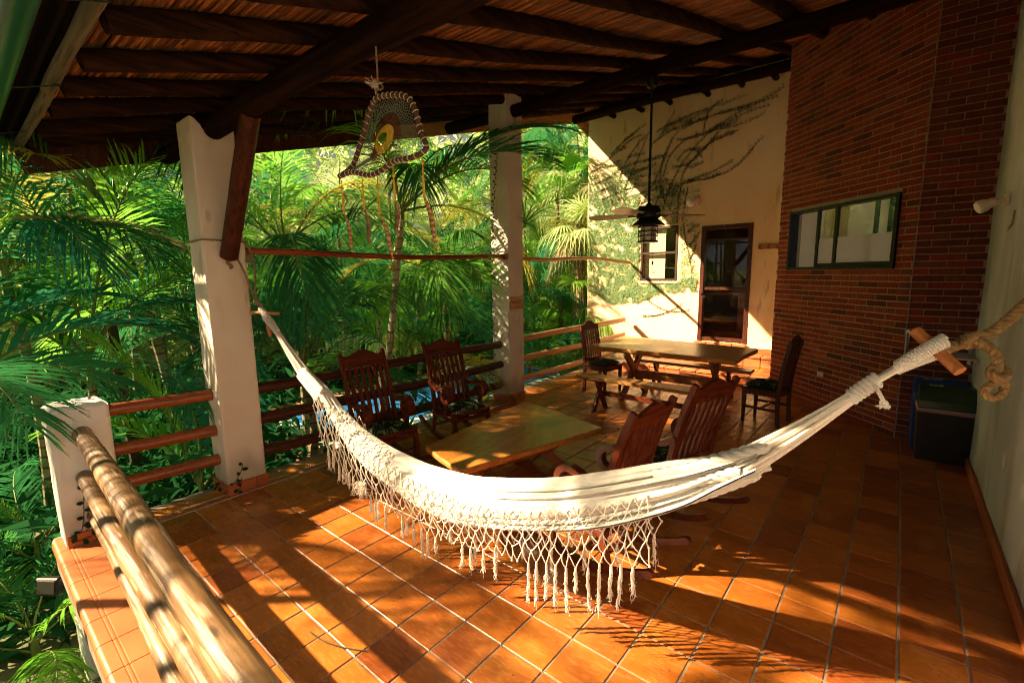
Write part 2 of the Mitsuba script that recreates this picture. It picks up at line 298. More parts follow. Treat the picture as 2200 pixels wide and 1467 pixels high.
def log(a, b, r, seed=0, n=26, sides=16, wob=0.10, bow=0.012):
    """a natural round log: uneven radius, slight bow, knots"""
    a, b = np.asarray(a, float), np.asarray(b, float)
    s = np.linspace(0, 1, n); L = np.linalg.norm(b - a)
    g = np.random.default_rng(seed + 100)
    ph = g.uniform(0, 6, 6)
    off = np.stack([bow * np.sin(s * L * 1.3 + ph[0]), bow * np.sin(s * L * 1.1 + ph[1]), bow * np.sin(s * L * 1.5 + ph[2])], 1)
    p = a + s[:, None] * (b - a) + off
    rad = r * (1 + wob * (meshkit.fbm(np.stack([s * L * 1.7 + ph[3] * 9, s * 0 + seed, s * 0], 1), 3) - 0.5))
    mm = tube(p, rad, sides)
    v = mm.vertices; nn = meshkit.fbm(v * np.array([6, 6, 6]) + seed, 2) - 0.5
    d = v - np.vstack([np.repeat(p, sides, 0), p[0], p[-1]])
    mm.vertices = v + d * nn[:, None] * wob
    return mm
def lathe(profile, n=24): return trimesh.creation.revolve(np.array(profile, float), sections=n)
def extrude(poly, h, simp=0.0): return trimesh.creation.extrude_polygon(poly.simplify(simp) if simp else poly, h, engine='earcut')
def spline(pts, n=40):
    from scipy.interpolate import CubicSpline
    p = np.asarray(pts, float); t = np.r_[0, np.cumsum(np.linalg.norm(np.diff(p, axis=0), axis=1))]
    return CubicSpline(t, p)(np.linspace(0, t[-1], n))
def twisted(pts, r, strands=3, pitch=0.05, sides=6):
    """a laid rope: strands wound round the line"""
    p = np.asarray(pts, float)
    L = np.r_[0, np.cumsum(np.linalg.norm(np.diff(p, axis=0), axis=1))]
    n = max(8, int(L[-1] / pitch * 9)); s = np.linspace(0, L[-1], n)
    c = np.stack([np.interp(s, L, p[:, k]) for k in range(3)], 1)
    t = np.gradient(c, axis=0); t /= np.linalg.norm(t, axis=1, keepdims=True)
    a = np.cross(t, (0.3, 0.2, 0.93)); a /= np.linalg.norm(a, axis=1, keepdims=True); b = np.cross(t, a)
    ms = []
    for k in range(strands):
        w = 2 * np.pi * (s / pitch + k / strands)
        ms.append(tube(c + 0.55 * r * (np.cos(w)[:, None] * a + np.sin(w)[:, None] * b), r * 0.62, sides))
    return join(ms)

# ------------------------------------------------------------------ dimensions of the place
XL, XR, YN, YS, YW = -5.33, 0.74, 0.30, 9.33, 10.60      # terrace left, right wall, near edge, first step, far wall
ROOF_S = 0.27
def zj(y): return 3.64 + ROOF_S * (y - 1.7)                 # underside of the joists
def zc(y): return zj(y) + 0.138                             # underside of the cane
GZ = -1.25                                                  # garden level

# ------------------------------------------------------------------ terrace floor
fl = thing('terrace_floor', kind='structure')
scene[fl] = shape(cbox((XL - 0.03, YN + 0.02, -0.30), (XR, YS + 2.0, -0.006), 0.01), 'm_grout', False)
cells = []
BR = [(-1.70, 9.37), (0.09, 7.58)]                          # foot of the brick wall
def outside(x0, y0, x1, y1):
    return (x1 + y0) > 7.67 + 0.02 and (x0 + x1) / 2 + (y0 + y1) / 2 > 7.67 - 0.05
for c in range(-14, 6):
    for r in range(-2, 29):
        x0, y0 = TX0 + 0.3 * c + 0.006, TY0 + TP * r + 0.004
        x1, y1 = x0 + 0.288, y0 + TP - 0.008
        x0, x1 = max(x0, XL), min(x1, XR - 0.01); y0, y1 = max(y0, 0.64), min(y1, YS - 0.005)
        if x1 - x0 < 0.04 or y1 - y0 < 0.04: continue
        if x1 > -1.7 and (x0 + y0) > 7.60: continue
        dx, dy = (x0 + x1) / 2, (y0 + y1) / 2
        cells.append((math.hypot(dx, dy), x0, y0, x1, y1))
cells.append((9, 0.462 + 0.006, 0.64, XR - 0.01, 0.93))
cells.sort()
rest = MB()
for i, (d, x0, y0, x1, y1) in enumerate(cells):
    z = NR.uniform(-0.0012, 0.0012)
    t = tile((x0, y0, -0.012), (x1, y1, z), 0.004)
    t.vertices[8:, 2] += NR.uniform(-0.0008, 0.0008, 4)
    if i < 300: part(fl, 'tile', t, 'm_terracotta', False)
    else: rest.add(t)
part(fl, 'far_tiles', rest.mesh(), 'm_terracotta', False, kind='stuff')
# rounded edging tiles along the near edge, two grooves each
y_in, y_out = 0.63, 0.305
prof = [(y_in, 0.0), (y_out + 0.11, 0.0), (y_out + 0.107, -0.004), (y_out + 0.101, -0.004), (y_out + 0.098, 0.0), (y_out + 0.088, 0.0), (y_out + 0.085, -0.004), (y_out + 0.079, -0.004), (y_out + 0.076, 0.0)]
prof += [(y_out + 0.032 * (1 - math.sin(a)), -0.032 * (1 - math.cos(a))) for a in np.linspace(0.15, math.pi / 2, 6)] + [(y_out, -0.09), (y_in, -0.09)]
for k in range(20):
    x0 = XL + 0.02 + k * 0.302; x1 = min(x0 + 0.294, XR - 0.01)
    if x1 - x0 < 0.05: break
    e = extrude(Polygon(prof), x1 - x0)
    v = e.vertices.copy(); e.vertices = np.stack([x0 + v[:, 2], v[:, 0], v[:, 1] + 0.002], 1); e.invert()
    part(fl, 'edging_tile', e, 'm_terracotta_edge', 30)
k = 0
y = 6.30
while y < YS + 0.8:
    part(fl, 'edging_tile', tile((XL - 0.06, y, -0.06), (XL - 0.004, y + 0.29, 0.003), 0.008), 'm_terracotta_edge', False); y += 0.298
# drain channel along the garden side
dr_ = MB()
dr_.add(cbox((-5.055, 0.76, -0.02), (-5.035, 5.86, 0.004), 0.002)); dr_.add(cbox((-4.945, 0.76, -0.02), (-4.925, 5.86, 0.004), 0.002))
gd = thing('floor_drain', 'long slotted drain grate let into the tiles along the garden edge', 'drain')
scene[gd + '__frame'] = shape(dr_.mesh(), 'm_mortar', False)
dr_ = MB(); y = 0.78
while y < 5.85:
    dr_.add(tile((-5.034, y, -0.02), (-4.946, y + 0.026, 0.002), 0.002)); y += 0.044
part(gd, 'slats', dr_.mesh(), 'm_skirting', False, kind='stuff')

lt = MB(); gl_ = np.random.default_rng(77)
for k in range(170):
    x, y = gl_.uniform(-4.9, .5), .66 + abs(gl_.normal(0, 1.1))
    if y > 8: continue
    a = gl_.uniform(0, 6.28); l = gl_.uniform(.004, .011); w = l * gl_.uniform(.25, .7); c_, s_ = math.cos(a), math.sin(a)
    lt.add([(x - c_ * l, y - s_ * l, .003), (x + s_ * w, y - c_ * w, .003 + l * .5), (x + c_ * l, y + s_ * l, .004), (x - s_ * w, y + c_ * w, .003 + l * .3)], [(0, 1, 2), (0, 2, 3)])
lk_ = thing('leaf_litter', 'specks of dry leaf litter scattered over the tiles', kind='stuff'); scene[lk_] = shape(lt.mesh(), 'm_trunk_dark', False)
tw_ = thing('fallen_twig', 'thin dry twig lying on the sunlit tiles near the logs', 'twig'); scene[tw_] = shape(tube(spline([(-2.62, 1.17, .006), (-2.45, 1.19, .010), (-2.33, 1.24, .006), (-2.22, 1.30, .008)], 12), .0035, 5), 'm_trunk_dark')

# ------------------------------------------------------------------ ground, pool, deck
gnd = trimesh.creation.box((300, 300, 0.5)); gnd.apply_translation((0, 0, GZ - 0.25))
solo('ground', gnd, 'm_soil', kind='structure', smooth=False)
solo('path', cbox((-9.5, -2.2, GZ - 0.02), (-4.6, 0.9, GZ + 0.02), 0.01), 'm_path', kind='structure')
deck = thing('pool_deck', kind='structure')
PZ = -0.62
scene[deck] = shape(cbox((-10.2, 3.2, GZ), (-6.3, 13.5, PZ), 0.01), 'm_deck')
part(deck, 'patterned_border', cbox((-9.9, 3.6, PZ - 0.02), (-6.6, 11.8, PZ + 0.004), 0.002), 'm_border', False)
solo('pool', cbox((-9.45, 4.0, PZ - 0.02), (-7.1, 10.7, PZ + 0.010), 0.003), 'm_pool', kind='structure')

# ------------------------------------------------------------------ pillars, post and their skirtings
def grid_box(x0, x1, y0, y1, z0, z1, nz=24, rough=0.006, seed=0, top=None, r=0.018):
    """a plastered pillar: rounded arrises, slightly uneven faces"""
    poly = sbox(x0, y0, x1, y1).buffer(-r).buffer(r, quad_segs=3)
    ring = []
    pl = LineString(poly.exterior.coords); n = 48
    per = [np.array(pl.interpolate(i / n, normalized=True).coords[0]) for i in range(n)]
    corners = np.array(poly.exterior.coords[:-1]); per = np.array(sorted(np.vstack([per, corners]).tolist(), key=lambda q: pl.project(__import__('shapely').Point(q))))
    zs = np.linspace(z0, z1, nz); v = []
    for z in zs: v += [(q[0], q[1], z) for q in per]
    v = np.array(v); n = len(per)
    c = np.array([(x0 + x1) / 2, (y0 + y1) / 2])
    nn = meshkit.fbm(v * 3.1 + seed, 3) - 0.5
    d = v[:, :2] - c; d /= np.linalg.norm(d, axis=1, keepdims=True)
    v[:, :2] += d * nn[:, None] * rough * 2
    if top is not None: v[-n:, 2] = [top(*q) for q in v[-n:, :2]]
    i, j = np.meshgrid(np.arange(nz - 1), np.arange(n), indexing='ij')
    q = np.stack([i * n + j, i * n + (j + 1) % n, (i + 1) * n + (j + 1) % n, (i + 1) * n + j], -1).reshape(-1, 4)
    f = np.vstack([q[:, [0, 1, 2]], q[:, [0, 2, 3]]])
    k = len(v); v = np.vstack([v, [c[0], c[1], v[-n:, 2].mean()]]); jj = np.arange(n)
    f = np.vstack([f, np.stack([jj * 0 + k, (nz - 1) * n + jj, (nz - 1) * n + (jj + 1) % n], 1)])
    return trimesh.Trimesh(v, f, process=False)
def saddle(yc, zb):
    return lambda x, y: zb + 0.16 * min(1.0, abs(y - yc) / 0.15) ** 1.5
P1 = (-5.37, -5.005, 1.56, 1.93); P2 = (-5.32, -4.94, 5.88, 6.27)
p1 = thing('pillar', 'square cream plaster pillar with the hammock rope tied to it and a log brace against it', 'pillar')
scene[p1 + '__shaft'] = shape(grid_box(*P1, -0.3, 3.5, 30, 0.006, 1, saddle(1.745, 3.43)), 'm_plaster_pillar', 30)
p2 = thing('pillar', 'square cream plaster pillar behind the coffee table with a painted tile band on it', 'pillar')
scene[p2 + '__shaft'] = shape(grid_box(*P2, -0.3, 4.95, 34, 0.008, 5), 'm_plaster_pillar', 30)
for p, (x0, x1, y0, y1) in ((p1, P1), (p2, P2)):
    for k, (a, b) in enumerate(((y0 - 0.012, y0 + 0.25), (y0 + 0.256, y1 + 0.01))):
        part(p, 'skirting_tile', tile_ := cbox((x1 + 0.003, a, -0.004), (x1 + 0.022, b, 0.115), 0.005), 'm_skirting')
    part(p, 'skirting_tile', cbox((x0, y0 - 0.024, -0.004), (x1 + 0.022, y0 - 0.013, 0.11), 0.004), 'm_skirting')
rb = part(p1, 'tied_cord', join([twisted([(P1[1] + 0.012, P1[2] - 0.012, 2.51), (P1[1] + 0.012, P1[3] + 0.012, 2.505)], 0.008, 2, 0.03), twisted([(P1[1] + 0.012, P1[2] - 0.013, 2.51), (P1[0] - 0.01, P1[2] - 0.013, 2.50)], 0.008, 2, 0.03)]), 'm_rope_dark')
# painted band and the switch on the second pillar
for k, (za, zb, m_) in enumerate([(1.57, 1.605, 'm_bench'), (1.612, 1.66, 'm_slab_edge'), (1.666, 1.72, 'm_bench'), (1.726, 1.775, 'm_slab_edge')]):
    part(p2, 'band_tile', cbox((P2[1] - 0.01, P2[2] + 0.02, za), (P2[1] + 0.010, P2[3] - 0.02, zb), 0.003), m_)
part(p2, 'switch_plate', cbox((P2[1] - 0.01, 6.04, 1.33), (P2[1] + 0.014, 6.12, 1.46), 0.004), 'm_plaster_pillar')
part(p2, 'switch', cbox((P2[1], 6.065, 1.36), (P2[1] + 0.02, 6.095, 1.40), 0.003), 'm_cream')
ST = (-5.40, -5.045, 0.37, 0.755)
post = thing('low_post', 'short white plaster post at the terrace corner with three logs running into it', 'post')
sm = grid_box(*ST, -1.3, 1.12, 20, 0.006, 3, r=0.035)
nt = 0
scene[post + '__shaft'] = shape(sm, 'm_plaster_post', 30)
capm = cbox((ST[0] + 0.004, ST[2] + 0.004, 1.08), (ST[1] - 0.004, ST[3] - 0.004, 1.152), 0.034)
part(post, 'cap', capm, 'm_plaster_post', 60)
for a, b in ((ST[2] + 0.01, ST[2] + 0.18), (ST[2] + 0.186, ST[3])):
    part(post, 'skirting_tile', cbox((ST[1] + 0.004, a, -0.004), (ST[1] + 0.022, b, 0.10), 0.005), 'm_skirting')

# ------------------------------------------------------------------ log rails
LG = 'logs of the near railing'
for z, y, r, l in ((0.93, 0.55, 0.064, 'thick weathered pale log nearest the tiles, top of the three at the front edge'), (0.54, 0.555, 0.057, 'weathered log with dark patches, middle of the three at the front edge'), (0.20, 0.56, 0.052, 'weathered cracked log, lowest of the three at the front edge')):
    solo('log_rail', log((ST[1] - 0.05, y, z), (XR, y - 0.155, z + 0.01), r, int(z * 100), 60, 22, 0.14, 0.015), 'm_log_weathered', l, 'log rail', LG)
LG = 'logs between the low post and the first pillar'
for z, l in ((1.005, 'top'), (0.64, 'middle'), (0.33, 'lowest')):
    solo('log_rail', log((-5.22, ST[3] - 0.02, z + 0.03), (-5.20, P1[2] + 0.03, z), 0.055, int(z * 90), 14, 16, 0.1, 0.004), 'm_log_red', f'short varnished red log, {l} of the three between the low post and the near pillar', 'log rail', LG)
LG = 'dark logs behind the rocking chairs'
for z, l in ((0.975, 'top'), (0.62, 'middle'), (0.26, 'lowest')):
    solo('log_rail', log((-5.19, P1[3] - 0.03, z + 0.02), (-5.14, P2[2] - 0.002, z), 0.062, int(z * 80) + 5, 34, 16, 0.12, 0.012), 'm_log_dark', f'dark log rail behind the rocking chairs, {l} of the three between the two pillars', 'log rail', LG)
LG = 'tan logs beyond the second pillar'
for z, l in ((1.00, 'top'), (0.63, 'middle'), (0.27, 'lowest')):
    solo('log_rail', log((-5.13, P2[3] - 0.03, z), (-5.10, YW - 0.18, z + 0.01), 0.058, int(z * 70) + 9, 34, 16, 0.12, 0.010), 'm_log_tan', f'tan log rail beyond the second pillar, {l} of the three running to the vine wall', 'log rail', LG)
solo('high_rail', log((-5.06, P1[3] - 0.05, 2.40), (-5.02, P2[2] - 0.0, 2.42), 0.034, 61, 30, 12, 0.08, 0.02), 'm_log_red', 'slim red pole strung high between the two pillars', 'rail')
hr = key_for('high_rail'); labels[hr] = {'label': 'slim pale pole strung high from the second pillar to the vine wall', 'category': 'rail'}
scene[hr] = shape(log((-5.10, P2[3] - 0.03, 2.44), (-5.06, YW - 0.03, 2.40), 0.034, 62, 30, 12, 0.08, 0.035), 'm_log_tan')
solo('wooden_block', cbox((-5.10, P2[2] - 0.075, 2.375), (-4.93, P2[2] - 0.012, 2.475), 0.006), 'm_log_red', 'small red wood block fixing the high pole to the second pillar', 'bracket')

# ------------------------------------------------------------------ far wall with door and window
vw = thing('vine_wall', 'tall peach plaster wall at the back overgrown with vine, holding the door and small window', 'wall')
DX0, DX1, DZ0, DZ1 = -3.41, -2.39, 0.62, 3.11
WX0, WX1, WZ0, WZ1 = -4.80, -3.92, 1.93, 3.17
def panel(x0, x1, z0, z1, y0=YW, y1=YW + 0.22):
    nx, nz = max(2, int((x1 - x0) / 0.12)), max(2, int((z1 - z0) / 0.12))
    xs, zs = np.linspace(x0, x1, nx), np.linspace(z0, z1, nz)
    X, Z = np.meshgrid(xs, zs, indexing='ij')
    D = 0.022 * (meshkit.fbm(np.stack([X * 1.6, Z * 1.6, X * 0 + 3], -1), 3) - 0.5)
    D[(X < x0 + 1e-6) | (X > x1 - 1e-6) | (Z < z0 + 1e-6) | (Z > z1 - 1e-6)] *= 1.0
    v = np.stack([X, y0 + D, Z], -1).reshape(-1, 3)
    i, j = np.meshgrid(np.arange(nx - 1), np.arange(nz - 1), indexing='ij')
    q = np.stack([i * nz + j, (i + 1) * nz + j, (i + 1) * nz + j + 1, i * nz + j + 1], -1).reshape(-1, 4)
    a = trimesh.Trimesh(v, np.vstack([q[:, [0, 1, 2]], q[:, [0, 2, 3]]]), process=False)
    return join([a, cbox((x0, y0 + 0.012, z0), (x1, y1, z1), 0.001)])
WL, WR, WT = -6.25, -1.35, 6.1
b = MB()
for x0, x1, z0, z1 in ((WL, WX0, -1.3, WT), (WX0, WX1, -1.3, WZ0), (WX0, WX1, WZ1, WT), (WX1, DX0, -1.3, WT), (DX0, DX1, -1.3, DZ0), (DX0, DX1, DZ1, WT), (DX1, WR, -1.3, WT)):
    b.add(panel(x0, x1, z0, z1))
scene[vw + '__plaster'] = shape(b.mesh(), 'm_plaster_vine', 30)
dk = part(vw, 'door', join([cbox((DX0, YW - 0.02, DZ0), (DX0 + 0.085, YW + 0.10, DZ1), 0.006), cbox((DX1 - 0.085, YW - 0.02, DZ0), (DX1, YW + 0.10, DZ1), 0.006), cbox((DX0 + 0.086, YW - 0.015, DZ1 - 0.09), (DX1 - 0.086, YW + 0.10, DZ1), 0.006),
                            cbox((DX0 + 0.086, YW - 0.0, DZ0), (DX1 - 0.086, YW + 0.10, DZ0 + 0.09), 0.006), cbox((DX0 + 0.086, YW + 0.01, 1.74), (DX1 - 0.086, YW + 0.07, 1.80), 0.005), cbox((DX0 + 0.086, YW + 0.02, 2.80), (DX1 - 0.086, YW + 0.06, 2.825), 0.004)]), 'm_darkwood')
part(dk, 'pane', trimesh.Trimesh([(DX0 + .08, YW + .045, DZ0 + .09), (DX1 - .08, YW + .045, DZ0 + .09), (DX1 - .08, YW + .045, 1.74), (DX0 + .08, YW + .045, 1.74)], [[0, 1, 2], [0, 2, 3]], process=False), 'm_glass', False)
part(dk, 'pane', trimesh.Trimesh([(DX0 + .08, YW + .045, 1.80), (DX1 - .08, YW + .045, 1.80), (DX1 - .08, YW + .045, DZ1 - .09), (DX0 + .08, YW + .045, DZ1 - .09)], [[0, 1, 2], [0, 2, 3]], process=False), 'm_glass', False)
part(dk, 'handle', join([lathe([(0, 0), (0.022, 0), (0.024, 0.02), (0.012, 0.035), (0, 0.036)], 14).apply_transform(mat4((DX0 + 0.05, YW - 0.02, 1.66), rx=90)), obox((DX0 + 0.05, YW - 0.055, 1.60), (DX0 + 0.16, YW - 0.055, 1.60), 0.018, 0.018, 0.005)]), 'm_bronze')
wk = part(vw, 'window', join([cbox((WX0, YW - 0.01, WZ0), (WX0 + 0.05, YW + 0.08, WZ1), 0.004), cbox((WX1 - 0.05, YW - 0.01, WZ0), (WX1, YW + 0.08, WZ1), 0.004), cbox((WX0 + .051, YW - 0.01, WZ1 - 0.05), (WX1 - .051, YW + 0.08, WZ1), 0.004), cbox((WX0 + .051, YW - 0.01, WZ0), (WX1 - .051, YW + 0.08, WZ0 + 0.06), 0.004),
                              cbox((WX0 + .051, YW - 0.006, 2.55), (WX1 - .051, YW + 0.05, 2.60), 0.004), cbox((WX1 - .30, YW + 0.05, 2.22), (WX1 - .051, YW + 0.07, 2.24), 0.003)]), 'm_bronze')
for z0, z1 in ((WZ0 + .05, 2.55), (2.60, WZ1 - .05)):
    part(wk, 'pane', trimesh.Trimesh([(WX0 + .045, YW + .03, z0), (WX1 - .045, YW + .03, z0), (WX1 - .045, YW + .03, z1), (WX0 + .045, YW + .03, z1)], [[0, 1, 2], [0, 2, 3]], process=False), 'm_glass', False)
part(wk, 'blind', cbox((WX0 + 0.07, YW + 0.10, WZ0 + 0.02), (WX0 + 0.56, YW + 0.115, WZ1 - 0.02), 0.003), 'm_cream')
part(wk, 'handle', obox((WX0 + 0.09, YW - 0.03, 2.26), (WX0 + 0.19, YW - 0.03, 2.26), 0.015, 0.015, 0.004), 'm_black')
part(wk, 'sill', cbox((WX0 - 0.03, YW - 0.045, WZ0 - 0.045), (WX1 + 0.03, YW - 0.011, WZ0 - 0.002), 0.006), 'm_plaster_vine')
# tiled door sill and skirting
for k in range(4):
    a = DX0 - 0.02 + k * 0.265
    part(vw, 'sill_tile', cbox((a, YW - 0.16, DZ0 - 0.065), (a + 0.258, YW - 0.022, DZ0 - 0.005), 0.012), 'm_terracotta_edge')
for k in range(6):
    a = -3.40 + k * 0.31
    part(vw, 'skirting_tile', cbox((a, YW - 0.022, 0.425), (a + 0.30, YW - 0.014, 0.545), 0.003), 'm_skirting')
# tiled steps up to the door
stp = thing('tiled_steps', kind='structure')
SX0, SX1 = -4.60, -1.72
scene[stp] = shape(join([cbox((SX0, YS + 0.02, -0.1), (SX1, YW, 0.176), 0.004), cbox((SX0, YS + 0.98, -0.1), (SX1, YW - 0.001, 0.41), 0.004)]), 'm_grout', False)
nx = 9; w = (SX1 - SX0) / nx
for k in range(nx):
    a = SX0 + k * w
    part(stp, 'riser_tile', cbox((a + .003, YS, 0.0), (a + w - .003, YS + 0.025, 0.150), 0.004), 'm_skirting')
    part(stp, 'nosing_tile', cbox((a + .003, YS - 0.022, 0.153), (a + w - .003, YS + 0.29, 0.192), 0.015), 'm_terracotta_edge', 50)
    for q in range(2): part(stp, 'tread_tile', tile((a + .003, YS + 0.297 + q * 0.33, 0.15), (a + w - .003, YS + 0.62 + q * 0.33, 0.192), 0.004), 'm_terracotta', False)
    part(stp, 'riser_tile', cbox((a + .003, YS + 0.955, 0.193), (a + w - .003, YS + 0.985, 0.372), 0.010), 'm_terracotta_edge', 50)
    part(stp, 'nosing_tile', cbox((a + .003, YS + 0.93, 0.375), (a + w - .003, YW - 0.025, 0.424), 0.015), 'm_terracotta_edge', 50)

# rooms behind the door and behind the brick window: real rooms with a real opening to the sky on their far side
hr_ = thing('back_room', 'dim room behind the glazed back door with a counter in it', 'room')
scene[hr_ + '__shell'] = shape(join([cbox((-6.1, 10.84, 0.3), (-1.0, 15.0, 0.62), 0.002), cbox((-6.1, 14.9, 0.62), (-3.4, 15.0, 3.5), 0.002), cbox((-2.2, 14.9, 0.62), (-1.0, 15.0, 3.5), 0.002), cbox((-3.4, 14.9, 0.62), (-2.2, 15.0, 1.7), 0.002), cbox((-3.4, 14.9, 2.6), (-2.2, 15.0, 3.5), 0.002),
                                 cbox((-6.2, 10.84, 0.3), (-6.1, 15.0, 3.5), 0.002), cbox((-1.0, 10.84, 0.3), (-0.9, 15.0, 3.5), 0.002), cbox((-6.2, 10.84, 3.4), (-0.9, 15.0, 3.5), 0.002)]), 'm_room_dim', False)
part(hr_, 'floor', cbox((-6.0, 10.84, 0.621), (-1.1, 14.8, 0.626), 0.001), 'm_terracotta', False)
part(hr_, 'counter', join([cbox((-3.1, 12.6, 0.63), (-2.78, 13.0, 1.55), 0.01), cbox((-4.6, 12.4, 1.55), (-2.5, 13.1, 1.62), 0.01)]), 'm_bench')
part(hr_, 'window_bar', cbox((-2.83, 14.92, 1.7), (-2.79, 14.96, 2.6), 0.004), 'm_black')

# ------------------------------------------------------------------ brick walls
S2 = 2 ** -0.5
def BW(s, n, z): return np.array([0.09 - s * S2 - n * S2, 7.58 + s * S2 - n * S2, z])        # along, towards the terrace, up
MBW = np.array([[-S2, -S2, 0, 0.09], [S2, -S2, 0, 7.58], [0, 0, 1, 0], [0, 0, 0, 1]])            # (s, n, z) -> world; left handed
def to_bw(mm):
    mm = mm.copy(); mm.apply_transform(MBW); return mm
BS = [0.236, 2.25, 2.155, 3.10]                                                                # window: s0 s1 z0 z1
bw = thing('brick_wall', 'red brick wall set at a slant with a wide black framed window', 'brick wall')
L1 = 2.53
core = join([cbox((-0.0, -0.20, -0.1), (BS[0], -0.007, 6.0), .001), cbox((BS[1], -0.20, -0.1), (L1, -0.007, 6.0), .001), cbox((BS[0], -0.20, -0.1), (BS[1], -0.007, BS[2]), .001), cbox((BS[0], -0.20, BS[3]), (BS[1], -0.007, 6.0), .001)])
scene[bw + '__mortar'] = shape(to_bw(core), 'm_mortar', False)
CH, BL = 0.083, 0.312
bricks = []
for r in range(0, 73):
    z0 = 0.004 + r * CH; off = (0.5 * BL if r % 2 else 0.0) + NR.uniform(-0.012, 0.012)
    s = -off
    while s < L1:
        a, c_ = max(s + 0.006, 0.0), min(s + BL - 0.008, L1); s += BL
        if c_ - a < 0.03: continue
        z1 = z0 + CH - 0.016
        spans = [(a, c_)]
        if z1 > BS[2] and z0 < BS[3]:
            spans = [(x, y) for x, y in ((a, min(c_, BS[0] - .004)), (max(a, BS[1] + .004), c_)) if y - x > 0.03]
        for x, y in spans: bricks.append((x, y, z0, z1))
def vis(q): return abs((q[2] + q[3]) / 2 - 1.9) + 0.15 * q[0]
bricks.sort(key=vis)
tones = [0, 0, 0, 1, 1, 1, 2, 3, 3, 4]
more = {k: MB() for k in range(5)}
for i, (a, c_, z0, z1) in enumerate(bricks):
    o = NR.uniform(-0.002, 0.003); k = tones[NR.integers(len(tones))]
    t = tile((0, 0, 0), (1, 1, 1), 0.001)
    t = to_bw(cbox((a, -0.02, z0), (c_, o, z1), 0.0035)) if i < 300 else to_bw(trimesh.creation.box(bounds=[(a, -0.02, z0), (c_, o, z1)]))
    if i < 300: part(bw, 'brick', t, f'm_brick_{k}', False)
    else: more[k].add(t)
for k in more:
    if more[k].n: part(bw, 'upper_bricks', more[k].mesh(), f'm_brick_{k}', False, kind='stuff')
s0, s1, z0, z1 = BS
f = 0.042
win = part(bw, 'window', to_bw(join([cbox((s0, -0.12, z0), (s0 + f, 0.028, z1), .004), cbox((s1 - f, -0.12, z0), (s1, 0.028, z1), .004), cbox((s0 + f, -0.12, z0), (s1 - f, 0.022, z0 + f), .004), cbox((s0 + f, -0.12, z1 - f), (s1 - f, 0.022, z1), .004)])), 'm_black', 30)
sA, sB, sC = 1.665, 1.25, 0.665
part(win, 'sash', to_bw(join([cbox((sB - .03, -0.025, z0 + f), (sB + .03, 0.012, z1 - f), .003), cbox((s0 + f, -0.025, z0 + f), (sB - .03, 0.012, z0 + f + .055), .003), cbox((s0 + f, -0.025, z0 + f + .055), (s0 + f + .03, 0.012, z1 - f), .003)])), 'm_black', 30)
part(win, 'sash', to_bw(join([cbox((sA - .028, -0.065, z0 + f), (sA + .028, -0.03, z1 - f), .003), cbox((sB + .03, -0.065, z0 + f), (sA - .028, -0.03, z0 + f + .05), .003), cbox((sC - .025, -0.11, z0 + f), (sC + .03, -0.075, z1 - f), .003)])), 'm_black', 30)
zf = z0 + 0.47
def pane(a, c_, n, za, zb): return trimesh.Trimesh([BW(a, n, za), BW(c_, n, za), BW(c_, n, zb), BW(a, n, zb)], [[0, 1, 2], [0, 2, 3]], process=False)
part(win, 'pane', pane(s0 + f, sB, -0.01, zf, z1 - f), 'm_glass', False)
part(win, 'frosted_pane', pane(s0 + f, sB, -0.01, z0 + f, zf - .001), 'm_frost', False)
part(win, 'pane', pane(sB, sA, -0.05, zf + .001, z1 - f), 'm_glass', False)
part(win, 'frosted_pane', pane(sB + .03, sA, -0.05, z0 + f, zf), 'm_frost', False)
rm = thing('side_room', 'pale lit room seen through the slanted brick wall window', 'room')
D, SW = 2.6, 2.44                                     # its far side is open to the daylight; the wall with the door stands at SW
scene[rm + '__shell'] = shape(to_bw(join([cbox((SW, -D, 0.9), (SW + .08, -0.21, 3.9), .002), cbox((0.06, -D, 0.85), (SW, -0.21, 0.95), .002), cbox((0.06, -0.9, 3.8), (SW, -0.21, 3.9), .002)])), 'm_room_white', False)
part(rm, 'door', to_bw(join([cbox((SW - .03, -0.74, 0.95), (SW - .001, -0.30, 3.40), .006)])), 'm_room_white')
part(rm, 'door_trim', to_bw(join([cbox((SW - .05, -0.81, 0.95), (SW - .001, -0.75, 3.47), .006)])), 'm_room_white')
part(rm, 'door_handle', to_bw(join([cbox((SW - .075, -0.705, 2.62), (SW - .03, -0.685, 2.64), .003), cbox((SW - .085, -0.705, 2.62), (SW - .07, -0.60, 2.64), .004)])), 'm_bronze')
part(rm, 'cupboard', to_bw(join([cbox((SW - .35, -1.62, 2.66), (SW - .002, -0.90, 3.795), .008), cbox((SW - .32, -1.62, 2.44), (SW - .002, -0.90, 2.65), .008), cbox((SW - .30, -1.62, 0.95), (SW - .002, -0.90, 2.43), .008)])), 'm_room')
part(rm, 'post', to_bw(cbox((SW - .40, -1.70, 2.55), (SW - .002, -1.63, 3.79), .005)), 'm_black')
part(rm, 'column', to_bw(cbox((SW - .38, -2.3, 0.95), (SW - .002, -1.71, 3.5), .005)), 'm_room')

bw2 = thing('brick_wall', 'narrow dark brick wall in the corner behind the bins', 'brick wall')
scene[bw2 + '__mortar'] = shape(cbox((0.092, 7.612, -0.1), (XR + 0.1, 7.8, 6.0), .001), 'm_mortar', False)
nb = 0
for r in range(73):
    z0_ = 0.004 + r * CH; s = 0.095 - (0.5 * BL if r % 2 else 0)
    while s < XR:
        a, c_ = max(s + .004, 0.095), min(s + BL - .006, XR - .002); s += BL
        if c_ - a < 0.03: continue
        part(bw2, 'brick', tile_ if False else cbox((a, 7.60 + NR.uniform(-.003, .002), z0_), (c_, 7.63, z0_ + CH - .013), .0035), f'm_brick_{[1, 2, 2, 4, 4][NR.integers(5)]}', False); nb += 1

